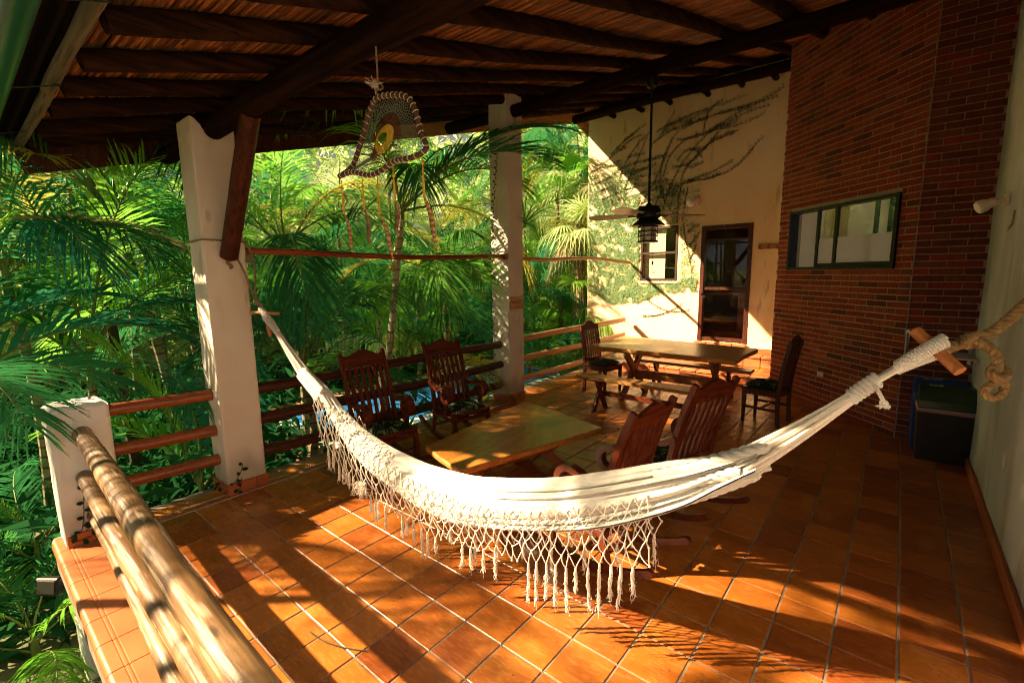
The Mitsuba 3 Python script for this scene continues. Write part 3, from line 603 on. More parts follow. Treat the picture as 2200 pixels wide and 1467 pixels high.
# ------------------------------------------------------------------ right wall
rw = thing('white_wall', 'stained white plaster wall along the right side of the terrace', 'wall')
ny, nz = 90, 50
Y, Z = np.meshgrid(np.linspace(-1.0, 7.62, ny), np.linspace(-0.1, 6.0, nz), indexing='ij')
Dm = 0.018 * (meshkit.fbm(np.stack([Y * 1.8, Z * 1.8, Y * 0], -1), 4) - 0.5)
v = np.stack([XR + Dm, Y, Z], -1).reshape(-1, 3)
i, j = np.meshgrid(np.arange(ny - 1), np.arange(nz - 1), indexing='ij')
q = np.stack([i * nz + j, i * nz + j + 1, (i + 1) * nz + j + 1, (i + 1) * nz + j], -1).reshape(-1, 4)
scene[rw + '__plaster'] = shape(join([trimesh.Trimesh(v, np.vstack([q[:, [0, 1, 2]], q[:, [0, 2, 3]]]), process=False), cbox((XR + .02, -1.0, -0.1), (XR + 0.25, 7.62, 6.0), .002)]), 'm_plaster_white', 30)
y = 0.64
while y < 7.5:
    part(rw, 'skirting_tile', cbox((XR - 0.032, y, -0.003), (XR + 0.0, y + 0.292, 0.105 + NR.uniform(-.003, .003)), 0.006), 'm_skirting'); y += 0.302

# ------------------------------------------------------------------ roof
roof = thing('roof', 'low pitched terrace roof of cane laid over dark round timbers', 'roof')
RXL, RXR, RY0, RY1 = -6.60, 1.05, 0.62, 10.35
def rz_(y): return zc(y) if y <= RY1 else zc(RY1) - 0.34 * (y - RY1)
deckv = []
for y in (RY0 - 0.30, RY1, 14.2): deckv += [(RXL - 0.1, y, rz_(y) + 0.045), (RXR if y <= RY1 else -1.6, y, rz_(y) + 0.045), (RXL - 0.1, y, rz_(y) + 0.16), (RXR if y <= RY1 else -1.6, y, rz_(y) + 0.16)]
fq = []
for k in (0, 4): fq += [(k, k + 4, k + 5, k + 1), (k + 2, k + 3, k + 7, k + 6), (k, k + 2, k + 6, k + 4), (k + 1, k + 5, k + 7, k + 3)]
fq += [(0, 1, 3, 2), (8, 10, 11, 9)]
part(roof, 'deck', trimesh.Trimesh(deckv, np.vstack([np.array(fq)[:, [0, 1, 2]], np.array(fq)[:, [0, 2, 3]]]), process=False), 'm_underlay', False)
# cane: thin canes along the beams, each with its own thickness, in lengths that overlap
cane = MB()
def cane_stick(x0, x1, y, z, r, s=5):
    n = 3; xs = np.linspace(x0, x1, n); dy = NR.uniform(-.006, .006, n); dz = NR.uniform(-.004, .002, n)
    ang = np.array([math.pi, 1.25 * math.pi, 1.5 * math.pi, 1.75 * math.pi, 2 * math.pi])
    v = np.array([(xs[i], y + dy[i] + r * math.cos(a), z + dz[i] + r * math.sin(a)) for i in range(n) for a in ang])
    q = np.array([(i * 5 + j, i * 5 + j + 1, i * 5 + 6 + j, i * 5 + 5 + j) for i in range(n - 1) for j in range(4)])
    cane.add(v, q)
y = RY0 - 0.02
while y < RY1:
    r = NR.uniform(0.011, 0.019); yy = y + r
    cuts = [RXL + NR.uniform(0, .05)]
    while cuts[-1] < 1.0: cuts.append(cuts[-1] + NR.uniform(1.6, 3.4))
    for a, c_ in zip(cuts[:-1], cuts[1:]): cane_stick(a, min(c_ + .05, 1.0), yy + NR.uniform(-.004, .004), zc(yy) + 0.016 + NR.uniform(-.004, .006), r)
    y += 2 * r * 0.93
y = RY1
while y < 13.0:
    r = 0.016; cane_stick(RXL, -5.9, y + r, rz_(y + r) + 0.016, r); y += 0.031
part(roof, 'cane', cane.mesh(), 'm_cane', True, kind='stuff')
JX = [-0.55 - 0.64 * k for k in range(-2, 10)]
for i, x in enumerate(JX):
    a, c_ = RY0 + 0.02, RY1 + NR.uniform(-0.05, 0.1)
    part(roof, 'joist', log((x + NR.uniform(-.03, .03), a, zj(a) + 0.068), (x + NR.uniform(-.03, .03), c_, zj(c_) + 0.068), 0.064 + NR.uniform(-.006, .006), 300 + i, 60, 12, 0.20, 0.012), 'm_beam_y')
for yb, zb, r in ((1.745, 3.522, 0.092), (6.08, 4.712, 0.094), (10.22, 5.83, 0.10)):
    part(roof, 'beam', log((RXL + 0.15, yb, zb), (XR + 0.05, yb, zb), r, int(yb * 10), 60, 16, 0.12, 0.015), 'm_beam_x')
part(roof, 'brace', log((-4.955, 1.75, 2.36), (-4.16, 1.74, 3.47), 0.078, 77, 18, 14, 0.08, 0.006), 'm_brace')
# verge boards and eave board
def board(a, c_, h, t=0.035):
    return obox(a, c_, t, h, 0.006)
part(roof, 'verge_board', board((RXL, RY0 - .05, zc(RY0) - 0.13), (RXL, 4.6, zc(4.6) - 0.13), 0.38), 'm_brace')
part(roof, 'verge_board', board((RXL + .006, 4.62, zc(4.62) - 0.125), (RXL + .006, RY1 - .02, zc(RY1) - 0.125), 0.37), 'm_fascia')
part(roof, 'verge_board', board((RXL, RY1, zc(RY1) - 0.07), (RXL, 14.0, rz_(14.0) - 0.07), 0.22), 'm_fascia')
part(roof, 'eave_board', join([log((-6.4 + 1.9 * k, RY0 - 0.03 + .01 * (k % 2), zj(RY0) + 0.065 - 0.02 * (k == 0)), (-4.48 + 1.9 * k, RY0 - 0.03, zj(RY0) + 0.07), 0.036, 400 + k, 14, 12, 0.25, 0.012) for k in range(4)]), 'm_fascia_grey')
for k, x in enumerate((-5.55, -4.85, -4.2, -3.4, -2.75, -2.15)):
    part(roof, 'bracket', log((x, 10.33, 5.80 - .02 * (k % 2)), (x, YW + .05, 5.80 - .02 * (k % 2)), 0.055, 500 + k, 6, 10, .1, 0), 'm_beam_x')
part(roof, 'eave_fascia', cbox((RXL - .05, RY0 - .118, zj(RY0) + .085), (XR + .3, RY0 - .095, zc(RY0) + .22), .004), 'm_underlay')
# lower soffit of the house behind, closing the gap above the walls
gut = thing('rain_gutter', 'green half round rain gutter along the near eave', 'gutter')
arc = [(0.085 * math.cos(a), 0.085 * math.sin(a)) for a in np.linspace(math.pi, 2 * math.pi, 13)]
arc += [(0.079 * math.cos(a), 0.079 * math.sin(a)) for a in np.linspace(2 * math.pi, math.pi, 13)]
g = extrude(Polygon(arc), 8.2); vv = g.vertices.copy(); g.vertices = np.stack([-7.0 + vv[:, 2], 0.325 + .75 * vv[:, 0], 3.30 + .75 * vv[:, 1]], 1)
scene[gut + '__trough'] = shape(g, 'm_gutter', 40)
part(gut, 'lip', join([tube([(-7.0, 0.263, 3.302), (1.2, 0.263, 3.302)], 0.007, 8), tube([(-7.0, 0.387, 3.302), (1.2, 0.387, 3.302)], 0.007, 8)]), 'm_gutter')
for x in (-5.6, -4.2, -2.8, -1.4): part(gut, 'strap', obox((x, 0.39, 3.305), (x, RY0, 3.38), 0.02, 0.004, .001), 'm_black')

# ------------------------------------------------------------------ ceiling fan
FX, FY = -2.65, 6.06
fan = thing('ceiling_fan', 'black ceiling fan with pale wooden blades and a caged lamp on a long rod', 'fan')
zf0 = 4.60
def atf(mm): return move(mm, (FX, FY, 0))
part(fan, 'canopy', atf(lathe([(0, zf0), (0.075, zf0), (0.085, zf0 - .05), (0.06, zf0 - .11), (0.02, zf0 - .13), (0, zf0 - .13)])), 'm_black')
part(fan, 'rod', atf(tube([(0, 0, zf0 - .12), (0, 0, 3.02)], 0.016, 12)), 'm_black')
part(fan, 'motor', atf(lathe([(0, 3.05), (0.03, 3.05), (0.04, 3.02), (0.13, 3.01), (0.155, 2.96), (0.16, 2.90), (0.15, 2.865), (0.12, 2.85), (0.17, 2.81), (0.215, 2.77), (0.215, 2.76), (0.09, 2.76), (0, 2.76)], 32)), 'm_black')
for k in range(5):
    a = math.radians(39.7 + 9 + 72 * k)
    bl = extrude(Polygon([(0.20, -.055), (0.64, -.095), (0.78, -.07), (0.82, 0.0), (0.78, .07), (0.64, .095), (0.20, .055)]).buffer(.006), 0.008)
    bl = move(bl, (0, 0, 0), rx=12); bl = move(bl, (FX, FY, 2.90), rz=math.degrees(a))
    bk = part(fan, 'blade', bl, 'm_fanblade')
    part(bk, 'iron', move(move(cbox((0.10, -.02, -.008), (0.27, .02, .003), .003), rx=12), (FX, FY, 2.895), rz=math.degrees(a)), 'm_black')
lk = part(fan, 'lamp', atf(lathe([(0, 2.755), (0.10, 2.755), (0.105, 2.56), (0, 2.56)], 28)), 'm_cream')
cg = MB()
for z in (2.75, 2.69, 2.63, 2.56):
    a = np.linspace(0, 2 * np.pi, 33); cg.add(tube(np.stack([0.128 * np.cos(a), 0.128 * np.sin(a), 0 * a + z], 1), 0.006, 6))
for k in range(8):
    a = k * np.pi / 4; cg.add(tube([(0.128 * math.cos(a), 0.128 * math.sin(a), 2.77), (0.128 * math.cos(a), 0.128 * math.sin(a), 2.56)], 0.004, 6))
cg.add(lathe([(0, 2.562), (0.13, 2.562), (0.13, 2.545), (0, 2.545)]))
part(lk, 'cage', atf(cg.mesh()), 'm_black')
part(fan, 'pull_chain', atf(join([tube([(0.10, -.06, 2.78), (0.10, -.06, 2.30)], 0.002, 5), lathe([(0, 2.30), (0.010, 2.29), (0.012, 2.26), (0, 2.24)], 10).apply_translation((0.10, -.06, 0))])), 'm_black')

# ------------------------------------------------------------------ small things on the walls
gl = thing('globe_lamp', 'white globe lamp on the peach wall above the door', 'wall lamp')
part(gl, 'globe', trimesh.creation.icosphere(3, 0.10).apply_translation((-3.62, YW - 0.15, 3.62)), 'm_white', True)
part(gl, 'base', join([lathe([(0, 0), (0.075, 0), (0.075, 0.03), (0.05, 0.05), (0.04, 0.10), (0, 0.10)]).apply_transform(mat4((-3.55, YW - .0, 3.70), rx=90)), tube([(-3.55, YW - .08, 3.70), (-3.60, YW - .13, 3.66)], 0.035, 12)]), 'm_cream')
ck = thing('coat_hooks', 'wooden hook board on the peach wall beside the brick wall', 'hooks')
part(ck, 'board', cbox((-2.28, YW - 0.035, 2.57), (-1.86, YW - 0.005, 2.68), 0.008), 'm_bench')
for x in (-2.22, -2.07, -1.92): part(ck, 'hook', tube(spline([(x, YW - .036, 2.65), (x - .01, YW - .075, 2.63), (x - .02, YW - .085, 2.60), (x + .0, YW - .075, 2.575), (x + .04, YW - .07, 2.58)], 12), 0.007, 6), 'm_black')
sp = thing('wall_spotlight', 'white security spotlight on a bracket high on the right wall', 'spotlight')
part(sp, 'plate', cbox((XR - 0.035, 6.50, 2.73), (XR - .004, 6.66, 2.86), .008), 'm_white')
part(sp, 'arm', join([tube([(XR - .03, 6.58, 2.80), (XR - .10, 6.57, 2.77)], 0.022, 12), trimesh.creation.icosphere(2, .033).apply_translation((XR - .11, 6.56, 2.77))]), 'm_white')
hd = lathe([(0, 0), (0.035, 0), (0.042, 0.02), (0.045, 0.06), (0.060, 0.08), (0.064, 0.13), (0.056, 0.142), (0.0, 0.13)], 24)
part(sp, 'head', move(move(hd, ry=-115), (XR - .10, 6.55, 2.79), rz=18), 'm_white')
th = thing('wire_hook', 'small triangular wire hook on the right wall', 'hook')
scene[th] = shape(tube([(XR - .01, 6.16, 2.66), (XR - .02, 6.23, 2.50), (XR - .02, 6.06, 2.53), (XR - .01, 6.155, 2.655)], 0.007, 6), 'm_steel')
def socket(nm, c, n, lbl, w=.07, h=.115):
    k = thing(nm, lbl, 'wall socket')
    c = np.array(c); n = np.array(n, float); s = np.cross((0, 0, 1), n)
    M_ = np.eye(4); M_[:3, 0], M_[:3, 1], M_[:3, 2], M_[:3, 3] = s, (0, 0, 1), n, c
    def pl(mm): mm.apply_transform(M_); return mm
    part(k, 'plate', pl(cbox((-w / 2, -h / 2, -.004), (w / 2, h / 2, .010), .004)), 'm_white')
    for q in (-1, 1): part(k, 'outlet', pl(cbox((-.016, q * h * .22 - .017, .009), (.016, q * h * .22 + .017, .0125), .003)), 'm_cream')
socket('wall_socket', BW(1.318, 0.004, 0.546), (-S2, -S2, 0), 'white electric socket low on the slanted brick wall', .115, .07)
socket('wall_socket', (XR - .002, 5.10, 0.66), (-1, 0, 0), 'white electric socket low on the right wall', .08, .12)
socket('wall_socket', (XR - .002, 6.62, 0.62), (-1, 0, 0), 'small white socket on the right wall close to the bins')
# rack above the bins
rk = thing('wall_rack', 'slatted steel shelf bracketed above the bins', 'rack')
for x in (0.125, 0.70):
    part(rk, 'bracket', join([cbox((x - .02, 7.575, 1.02), (x + .02, 7.594, 1.40), .003), cbox((x - .012, 7.02, 1.12), (x + .012, 7.574, 1.145), .003), obox((x, 7.58, 1.36), (x, 7.06, 1.15), .02, .006, .001)]), 'm_steel')
for k in range(7): part(rk, 'slat', cbox((0.11, 7.05 + .075 * k, 1.147), (0.725, 7.075 + .075 * k, 1.165), .003), 'm_steel')

# ------------------------------------------------------------------ bins
def bin_(lbl, col, x0, y0, name='recycling_bin', text=None):
    k = thing(name, lbl, 'bin')
    w, d = 0.47, 0.36
    v = []
    body = trimesh.convex.convex_hull(np.array([(sx * w * f / 2, sy * d * f / 2, z) for z, f in ((0.0, 0.90), (0.03, 0.93), (0.56, 1.0)) for sx in (-1, 1) for sy in (-1, 1)]))
    M_ = (x0, y0, 0)
    part(k, 'body', move(body, M_, rz=2), 'm_bin_black' if col == 'm_bin_green' else col)
    part(k, 'rim', move(cbox((-w / 2 - .008, -d / 2 - .008, 0.56), (w / 2 + .008, d / 2 + .008, 0.585), .006), M_, rz=2), 'm_bin_pink' if col == 'm_bin_green' else col)
    part(k, 'collar', move(cbox((-w / 2 - .006, -d / 2 - .006, 0.586), (w / 2 + .006, d / 2 + .006, 0.61), .006), M_, rz=2), 'm_bin_grey' if col == 'm_bin_green' else col)
    pr = Polygon([(-d / 2, 0.61), (d / 2, 0.61), (d / 2 - .0, 0.68), (d / 2 - .03, 0.75), (d / 2 - .09, 0.81), (0.03, 0.83), (-0.06, 0.825), (-d / 2 + .05, 0.77), (-d / 2 + .005, 0.68)]).buffer(.012).buffer(0)
    lid = extrude(pr, w); vv = lid.vertices.copy(); lid.vertices = np.stack([-w / 2 + vv[:, 2], vv[:, 0], vv[:, 1] + .006], 1); lid.fix_normals()
    part(k, 'lid', move(lid, M_, rz=2), col, 40)
    if text:
        t = meshkit.text_mesh(text, 0.05, 0.003); t.apply_translation((-.13, 0, 0)); t = move(t, rx=4)
        part(k, 'lettering', move(t, (x0 - .02, y0 - 0.05, 0.842), rz=2), 'm_white', False)
bin_('black bin with dark green lid and pink rim in the corner by the white wall', 'm_bin_green', 0.50, 7.03, text='ICS')
bin_('blue bin standing behind the green lidded bin', 'm_bin_blue', 0.46, 7.405, text='RICO')

# ------------------------------------------------------------------ furniture
def frame(origin, yaw): return TW(origin, yaw)
def pillow(w, d, h, seed=0, n=20):
    u, v = np.meshgrid(np.linspace(-1, 1, n), np.linspace(-1, 1, n), indexing='ij')
    e = ((1 - np.abs(u) ** 3.2).clip(0) * (1 - np.abs(v) ** 3.2).clip(0)) ** 0.45
    px = u * w / 2 * (1 - .05 * (v ** 2) * (1 - e)); py = v * d / 2 * (1 - .05 * u ** 2 * (1 - e))
    nn = meshkit.fbm(np.stack([u * 2.5, v * 2.5, u * 0 + seed], -1), 3) - .5
    top = np.stack([px, py, h * (0.22 + 0.78 * e) * (1 + .35 * nn)], -1).reshape(-1, 3); bot = np.stack([px, py, h * .22 * (1 - e)], -1).reshape(-1, 3)
    i, j = np.meshgrid(np.arange(n - 1), np.arange(n - 1), indexing='ij')
    q = np.stack([i * n + j, (i + 1) * n + j, (i + 1) * n + j + 1, i * n + j + 1], -1).reshape(-1, 4)
    k = n * n
    b = MB(); b.add(np.vstack([top, bot]), np.vstack([q, q[:, ::-1] + k]))
    ed = [(i, i + 1) for i in range(0)]
    ring = [a * n for a in range(n)] + [(n - 1) * n + a for a in range(n)] + [a * n + n - 1 for a in range(n - 1, -1, -1)] + [a for a in range(n - 1, -1, -1)]
    qq = np.array([(ring[a], ring[a] + k, ring[(a + 1) % len(ring)] + k, ring[(a + 1) % len(ring)]) for a in range(len(ring))])
    b.add(np.vstack([top, bot]), qq)
    return b.mesh()
def sideways(poly, y0, y1):
    """polygon in (x, z), thick along y"""
    g = extrude(poly, y1 - y0); vv = g.vertices.copy(); g.vertices = np.stack([vv[:, 0], y1 - vv[:, 2], vv[:, 1]], 1); g.fix_normals(); return g

# rocking chair, facing +x
RCW = 0.27
def back_pt(t): # along the back from seat to top: x, z
    return np.interp(t, [0, .15, .4, .7, 1], [-.22, -.240, -.295, -.370, -.475]), np.interp(t, [0, .15, .4, .7, 1], [.40, .53, .76, 1.01, 1.26])
rcp = []
def rc(name, mesh, m_, sm=35): rcp.append((name, shape(mesh, m_, sm)))
for sgn in (-1, 1):
    yy = sgn * RCW
    tt = np.linspace(0, 1, 14); bx_, bz_ = back_pt(tt)
    line = [(-.30, .075), (-.26, .22)] + list(zip(bx_, bz_))
    rc('post', sideways(LineString(line).buffer(.024, cap_style=2, quad_segs=3), yy - .02, yy + .02), 'm_mahogany_z')
    # arm with a scroll that curls down at the front
    th_ = np.linspace(0, 1, 40)
    sc = [(.055 + (.112 - .045 * t) * math.sin(5.0 * t), .625 + (.112 - .045 * t) * math.cos(5.0 * t)) for t in th_]
    arm = [(-.295, .755), (-.235, .715), (-.165, .688), (-.095, .690), (-.03, .716)] + sc
    pl_ = LineString(spline([(a, 0, c) for a, c in arm], 80)[:, [0, 2]])
    body_ = pl_.buffer(.026, quad_segs=4)
    rc('arm', sideways(body_.simplify(.0015), yy - .035 + sgn * .005, yy + .035 + sgn * .005), 'm_mahogany_y')
    rc('front_leg', join([sideways(LineString([(.215, .07), (.235, .20), (.21, .34), (.205, .42)]).buffer(.028, cap_style=2), yy - .024, yy + .024)]), 'm_mahogany_z')
    rc('arm_post', sideways(LineString([(.03, .36), (.045, .45), (.05, .53)]).buffer(.020, cap_style=2), yy - .018, yy + .018), 'm_mahogany_z')
    a = np.linspace(-.62, .50, 24)
    rk_ = [(x, .028 + .16 * ((x - .02) / .62) ** 2) for x in a]
    rc('rocker', sideways(LineString(rk_).buffer(.026, cap_style=1), yy - .019, yy + .019), 'm_mahogany_y')
tx, tz = back_pt(1.0); bx0, bz0 = back_pt(.80)
def back_board(poly, t0, thick):
    """polygon (y, s): s metres along the back above parameter t0, following its tilt"""
    g = extrude(poly, thick); vv = g.vertices.copy()
    x0, z0 = back_pt(t0); d = np.array([-.105, .25]); d = d / np.linalg.norm(d)
    nrm = np.array([d[1], -d[0]])
    g.vertices = np.stack([x0 + vv[:, 1] * d[0] + (vv[:, 2] - thick / 2) * nrm[0], vv[:, 0], z0 + vv[:, 1] * d[1] + (vv[:, 2] - thick / 2) * nrm[1]], 1); g.fix_normals(); return g
ys = np.linspace(-RCW + .021, RCW - .021, 25)
crest = [(y, .215 + .055 * math.exp(-(y / .12) ** 2) - .02 * math.exp(-((abs(y) - .19) / .035) ** 2)) for y in ys]
rc('crest_rail', back_board(Polygon([(-RCW + .021, .06)] + crest + [(RCW - .021, .06)]), .72, .030), 'm_mahogany_y')
for k in range(6):
    yc = (-2.5 + k) * .078
    tt = np.linspace(.07, .87, 12); bx_, bz_ = back_pt(tt)
    bx_ = bx_ + .016 * np.sin(tt * 7)
    rc('back_slat', sideways(LineString(list(zip(bx_ - .0, bz_))).buffer(.0085, cap_style=2), yc - .021, yc + .021), 'm_mahogany_z')
rc('back_rail', cbox((-.265, -RCW + .021, .455), (-.232, RCW - .021, .535), .006), 'm_mahogany_y')
seat = [(-.25, .405), (-.12, .388), (.02, .392), (.16, .412), (.27, .422), (.29, .40), (.27, .378), (.10, .355), (-.12, .345), (-.25, .36)]
rc('seat', sideways(Polygon(seat).buffer(.004), -RCW + .026, RCW - .026), 'm_mahogany_y')
rc('apron', cbox((.215, -RCW + .025, .30), (.245, RCW - .025, .352), .005), 'm_mahogany_y')
rc('apron', cbox((-.26, -RCW + .025, .28), (-.235, RCW - .025, .34), .005), 'm_mahogany_y')
for sgn in (-1, 1): rc('side_rail', cbox((-.232, sgn * RCW - .012, .30), (.210, sgn * RCW + .012, .345), .005), 'm_mahogany_y')
rc('stretcher', tube([(.235, -RCW, .17), (.235, RCW, .17)], .013, 10), 'm_mahogany_y'); rc('stretcher', tube([(-.27, -RCW, .17), (-.27, RCW, .17)], .013, 10), 'm_mahogany_y')
cush = shape(pillow(.46, .47, .075, 1), 'm_cushion_leaf', True)
def rocking_chair(x, y, yaw, lbl, clbl, cm='m_cushion_leaf'):
    k = thing('rocking_chair', lbl, 'rocking chair', 'rocking chairs round the coffee table'); tw = TW((x, y, 0), yaw)
    for nm_, d in rcp: part(k, nm_, d, tw=tw)
    c = dict(cush); c['to_world'] = tw @ T().translate([0.02, 0, 0.408]); c['bsdf'] = {'type': 'ref', 'id': cm}
    kk = thing('seat_cushion', clbl, 'cushion', 'cushions on the seats'); scene[kk] = c
rocking_chair(-4.46, 3.04, -6, 'mahogany rocking chair with its back to the railing, just behind the hammock', 'leaf patterned cushion on the rocking chair just behind the hammock')
rocking_chair(-4.36, 4.18, -9, 'mahogany rocking chair with its back to the railing, nearest the second pillar', 'leaf patterned cushion on the rocking chair nearest the second pillar')
rocking_chair(-1.70, 3.06, 174, 'mahogany rocking chair with its back lit orange, right of the coffee table', 'leaf patterned cushion on the rocking chair with the lit back')
rocking_chair(-1.55, 4.14, 161, 'mahogany rocking chair seen from behind, in front of the long bench', 'leaf patterned cushion on the rocking chair in front of the long bench')

# dining chairs, facing +x
dcp = []
def dc(name, mesh, m_, sm=35): dcp.append((name, mesh, m_, sm))
for sgn in (-1, 1):
    yy = sgn * .205
    dc('rear_leg', sideways(LineString([(-.215, 0), (-.20, .25), (-.20, .45), (-.235, .75), (-.30, 1.08)]).buffer(.021, cap_style=2), yy - .018, yy + .018), 0)
    dc('front_leg', trimesh.convex.convex_hull(np.array([(x + .2, y + yy, z) for z, h_ in ((0, .015), (.44, .024)) for x in (-h_, h_) for y in (-h_, h_)])), 0)
    dc('stretcher', cbox((-.195, yy - .010, .19), (.19, yy + .010, .225), .004), 0)
dc('stretcher', cbox((-.01, -.195, .192), (.015, .195, .222), .004), 0)
for sgn in (-1, 1): dc('apron', cbox((-.18, sgn * .205 - .011, .375), (.178, sgn * .205 + .011, .438), .004), 0)
dc('apron', cbox((.19, -.18, .375), (.212, .18, .438), .004), 0); dc('apron', cbox((-.212, -.185, .375), (-.19, .185, .438), .004), 0)
dc('seat', cbox((-.20, -.235, .44), (.235, .235, .465), .010), 0)
ct = [(y, 1.10 + .055 * math.exp(-(y / .10) ** 2) - .018 * math.exp(-((abs(y) - .15) / .03) ** 2)) for y in np.linspace(-.186, .186, 21)]
g = extrude(Polygon([(-.186, 1.0)] + ct + [(.186, 1.0)]), .026); vv = g.vertices.copy(); g.vertices = np.stack([-.283 - (vv[:, 1] - 1.05) * .2 + vv[:, 2] - .013, vv[:, 0], vv[:, 1]], 1); g.fix_normals()
dc('crest_rail', g, 0)
for k in range(6):
    yc = (-2.5 + k) * .058
    dc('back_slat', sideways(LineString([(-.205, .50), (-.222, .65), (-.25, .82), (-.285, 1.02)]).buffer(.007, cap_style=2), yc - .017, yc + .017), 0)
dc('back_rail', cbox((-.215, -.186, .495), (-.19, .186, .545), .004), 0)
def dining_chair(x, y, yaw, lbl, clbl, m_, cm):
    k = thing('dining_chair', lbl, 'chair', 'chairs at the ends of the dining table'); tw = TW((x, y, 0), yaw, 1.11)
    for nm_, me, _, sm in dcp: part(k, nm_, me, m_, sm, tw=tw)
    kk = thing('seat_cushion', clbl, 'cushion', 'cushions on the seats'); scene[kk] = shape(pillow(.40, .40, .07, 5), cm, True); scene[kk]['to_world'] = tw @ T().translate([0.02, 0, .463])
dining_chair(-4.06, 7.46, -8, 'mahogany chair at the left end of the dining table by the railing', 'plain dark green cushion on the chair by the railing', 'm_mahogany_z', 'm_cushion_plain')
dining_chair(-1.35, 7.335, 172, 'nearly black chair at the right end of the dining table before the brick wall', 'dark leaf patterned cushion on the black chair before the brick wall', 'm_darkwood', 'm_cushion_leaf')

# tables and benches
def slab_top(pts, z0, z1, seed, amp=0.09):
    """thick live edged plank top"""
    poly = Polygon(pts); pl_ = LineString(poly.exterior.coords)
    n = 120; P = np.array([pl_.interpolate(i / n, normalized=True).coords[0] for i in range(n)])
    c = P.mean(0); nn = meshkit.fbm(np.c_[P * 2.2, np.full(n, seed)], 3) - .5
    P = P + (P - c) / np.linalg.norm(P - c, axis=1, keepdims=True) * nn[:, None] * amp
    poly = Polygon(P).buffer(-.035).buffer(.035)
    lay = [(z0, -.03), (z0 + .3 * (z1 - z0), -.004), (z1 - .014, 0), (z1 - .004, -.006), (z1, -.016)]
    n = 140; b = []
    for z, o in lay:
        q = poly.buffer(o); e = LineString(q.exterior.coords); st = e.project(__import__('shapely').Point(P[0]))
        b.append(np.array([(*e.interpolate((st + e.length * i / n) % e.length).coords[0], z) for i in range(n)]))
    v = np.vstack(b); i, j = np.meshgrid(np.arange(len(lay) - 1), np.arange(n), indexing='ij')
    q = np.stack([i * n + j, i * n + (j + 1) % n, (i + 1) * n + (j + 1) % n, (i + 1) * n + j], -1).reshape(-1, 4)
    if Polygon(b[0][:, :2]).exterior.is_ccw is False: q = q[:, ::-1]
    side = trimesh.Trimesh(v, np.vstack([q[:, [0, 1, 2]], q[:, [0, 2, 3]]]), process=False)
    top = extrude(Polygon(b[-1][:, :2]), .0005); top.apply_translation((0, 0, z1 - .0005))
    bot = extrude(Polygon(b[0][:, :2]), .0005); bot.apply_translation((0, 0, z0))
    return join([side, bot]), top
ct = thing('coffee_table', 'low coffee table with a thick irregular hardwood slab top', 'table')
sd, tp = slab_top([(-3.62, 2.93), (-2.90, 2.74), (-2.44, 4.56), (-3.84, 4.90)], .350, .425, 3, .04)
kt = part(ct, 'tabletop', tp, 'm_slab', False); part(kt, 'live_edge', sd, 'm_slab_edge', 40)
def xlegs(k, x, y, half, h, dx, w, t, m_, yaw=0, nm_='leg'):
    """a crossed pair in the plane that holds dx"""
    d = np.array(dx, float)
    for s in (-1, 1):
        a = np.array([x, y, 0.0]) - s * half * np.r_[d, 0]; c_ = np.array([x, y, h]) + s * half * np.r_[d, 0] * .92
        o = np.r_[-d[1], d[0], 0] * .5 * t * s * 1.02
        mm = obox(a + o * 1.0 + np.array([0, 0, -.02]), c_ + o + np.array([0, 0, .02]), t, w, .006, up=np.r_[-d[1], d[0], 0] * 1.0 if False else np.cross(c_ - a, np.r_[-d[1], d[0], 0]))
        b_ = trimesh.intersections.slice_mesh_plane(mm, (0, 0, 1), (0, 0, 0.0), cap=False); b_ = trimesh.intersections.slice_mesh_plane(b_, (0, 0, -1), (0, 0, h), cap=False)
        part(k, nm_, b_, m_)
xlegs(ct, -2.98, 4.12, .30, .354, (.94, .34), .12, .06, 'm_tablewood')
xlegs(ct, -3.20, 3.28, .26, .354, (.96, -.28), .12, .06, 'm_tablewood')
part(ct, 'stretcher', obox((-3.17, 3.34, .17), (-3.0, 4.06, .17), .035, .09, .006), 'm_tablewood')
dt = thing('dining_table', 'long dining table with a glossy slab top on crossed legs', 'table')
sd, tp = slab_top([(-4.18, 7.10), (-1.74, 7.12), (-1.70, 8.40), (-4.22, 8.62)], .80, .88, 9, .05)
kt = part(dt, 'tabletop', tp, 'm_bench', False); part(kt, 'live_edge', sd, 'm_slab_edge', 40)
xlegs(dt, -3.46, 7.50, .42, .80, (.03, 1.0), .115, .06, 'm_tablewood')
xlegs(dt, -2.12, 7.55, .42, .80, (-.02, 1.0), .115, .06, 'm_tablewood')
part(dt, 'stretcher', obox((-3.42, 7.51, .40), (-2.15, 7.555, .40), .04, .15, .006), 'm_tablewood')
def bench(x0, x1, y0, y1, yaw, lbl):
    k = thing('bench', lbl, 'bench', 'benches along the dining table')
    part(k, 'seat', cbox((x0, y0, .49), (x1, y1, .54), .008), 'm_bench')
    yc = (y0 + y1) / 2
    for x in (x0 + .36, x1 - .36): xlegs(k, x, yc, .17, .489, (0, 1), .075, .045, 'm_mahogany_z')
    part(k, 'stretcher', obox((x0 + .385, yc, .28), (x1 - .385, yc, .28), .03, .08, .005), 'm_mahogany_y')
bench(-3.88, -1.72, 6.25, 6.54, 0, 'long plank bench on the near side of the dining table')
bench(-3.72, -1.74, 8.10, 8.38, 0, 'long plank bench on the far side of the dining table by the steps')

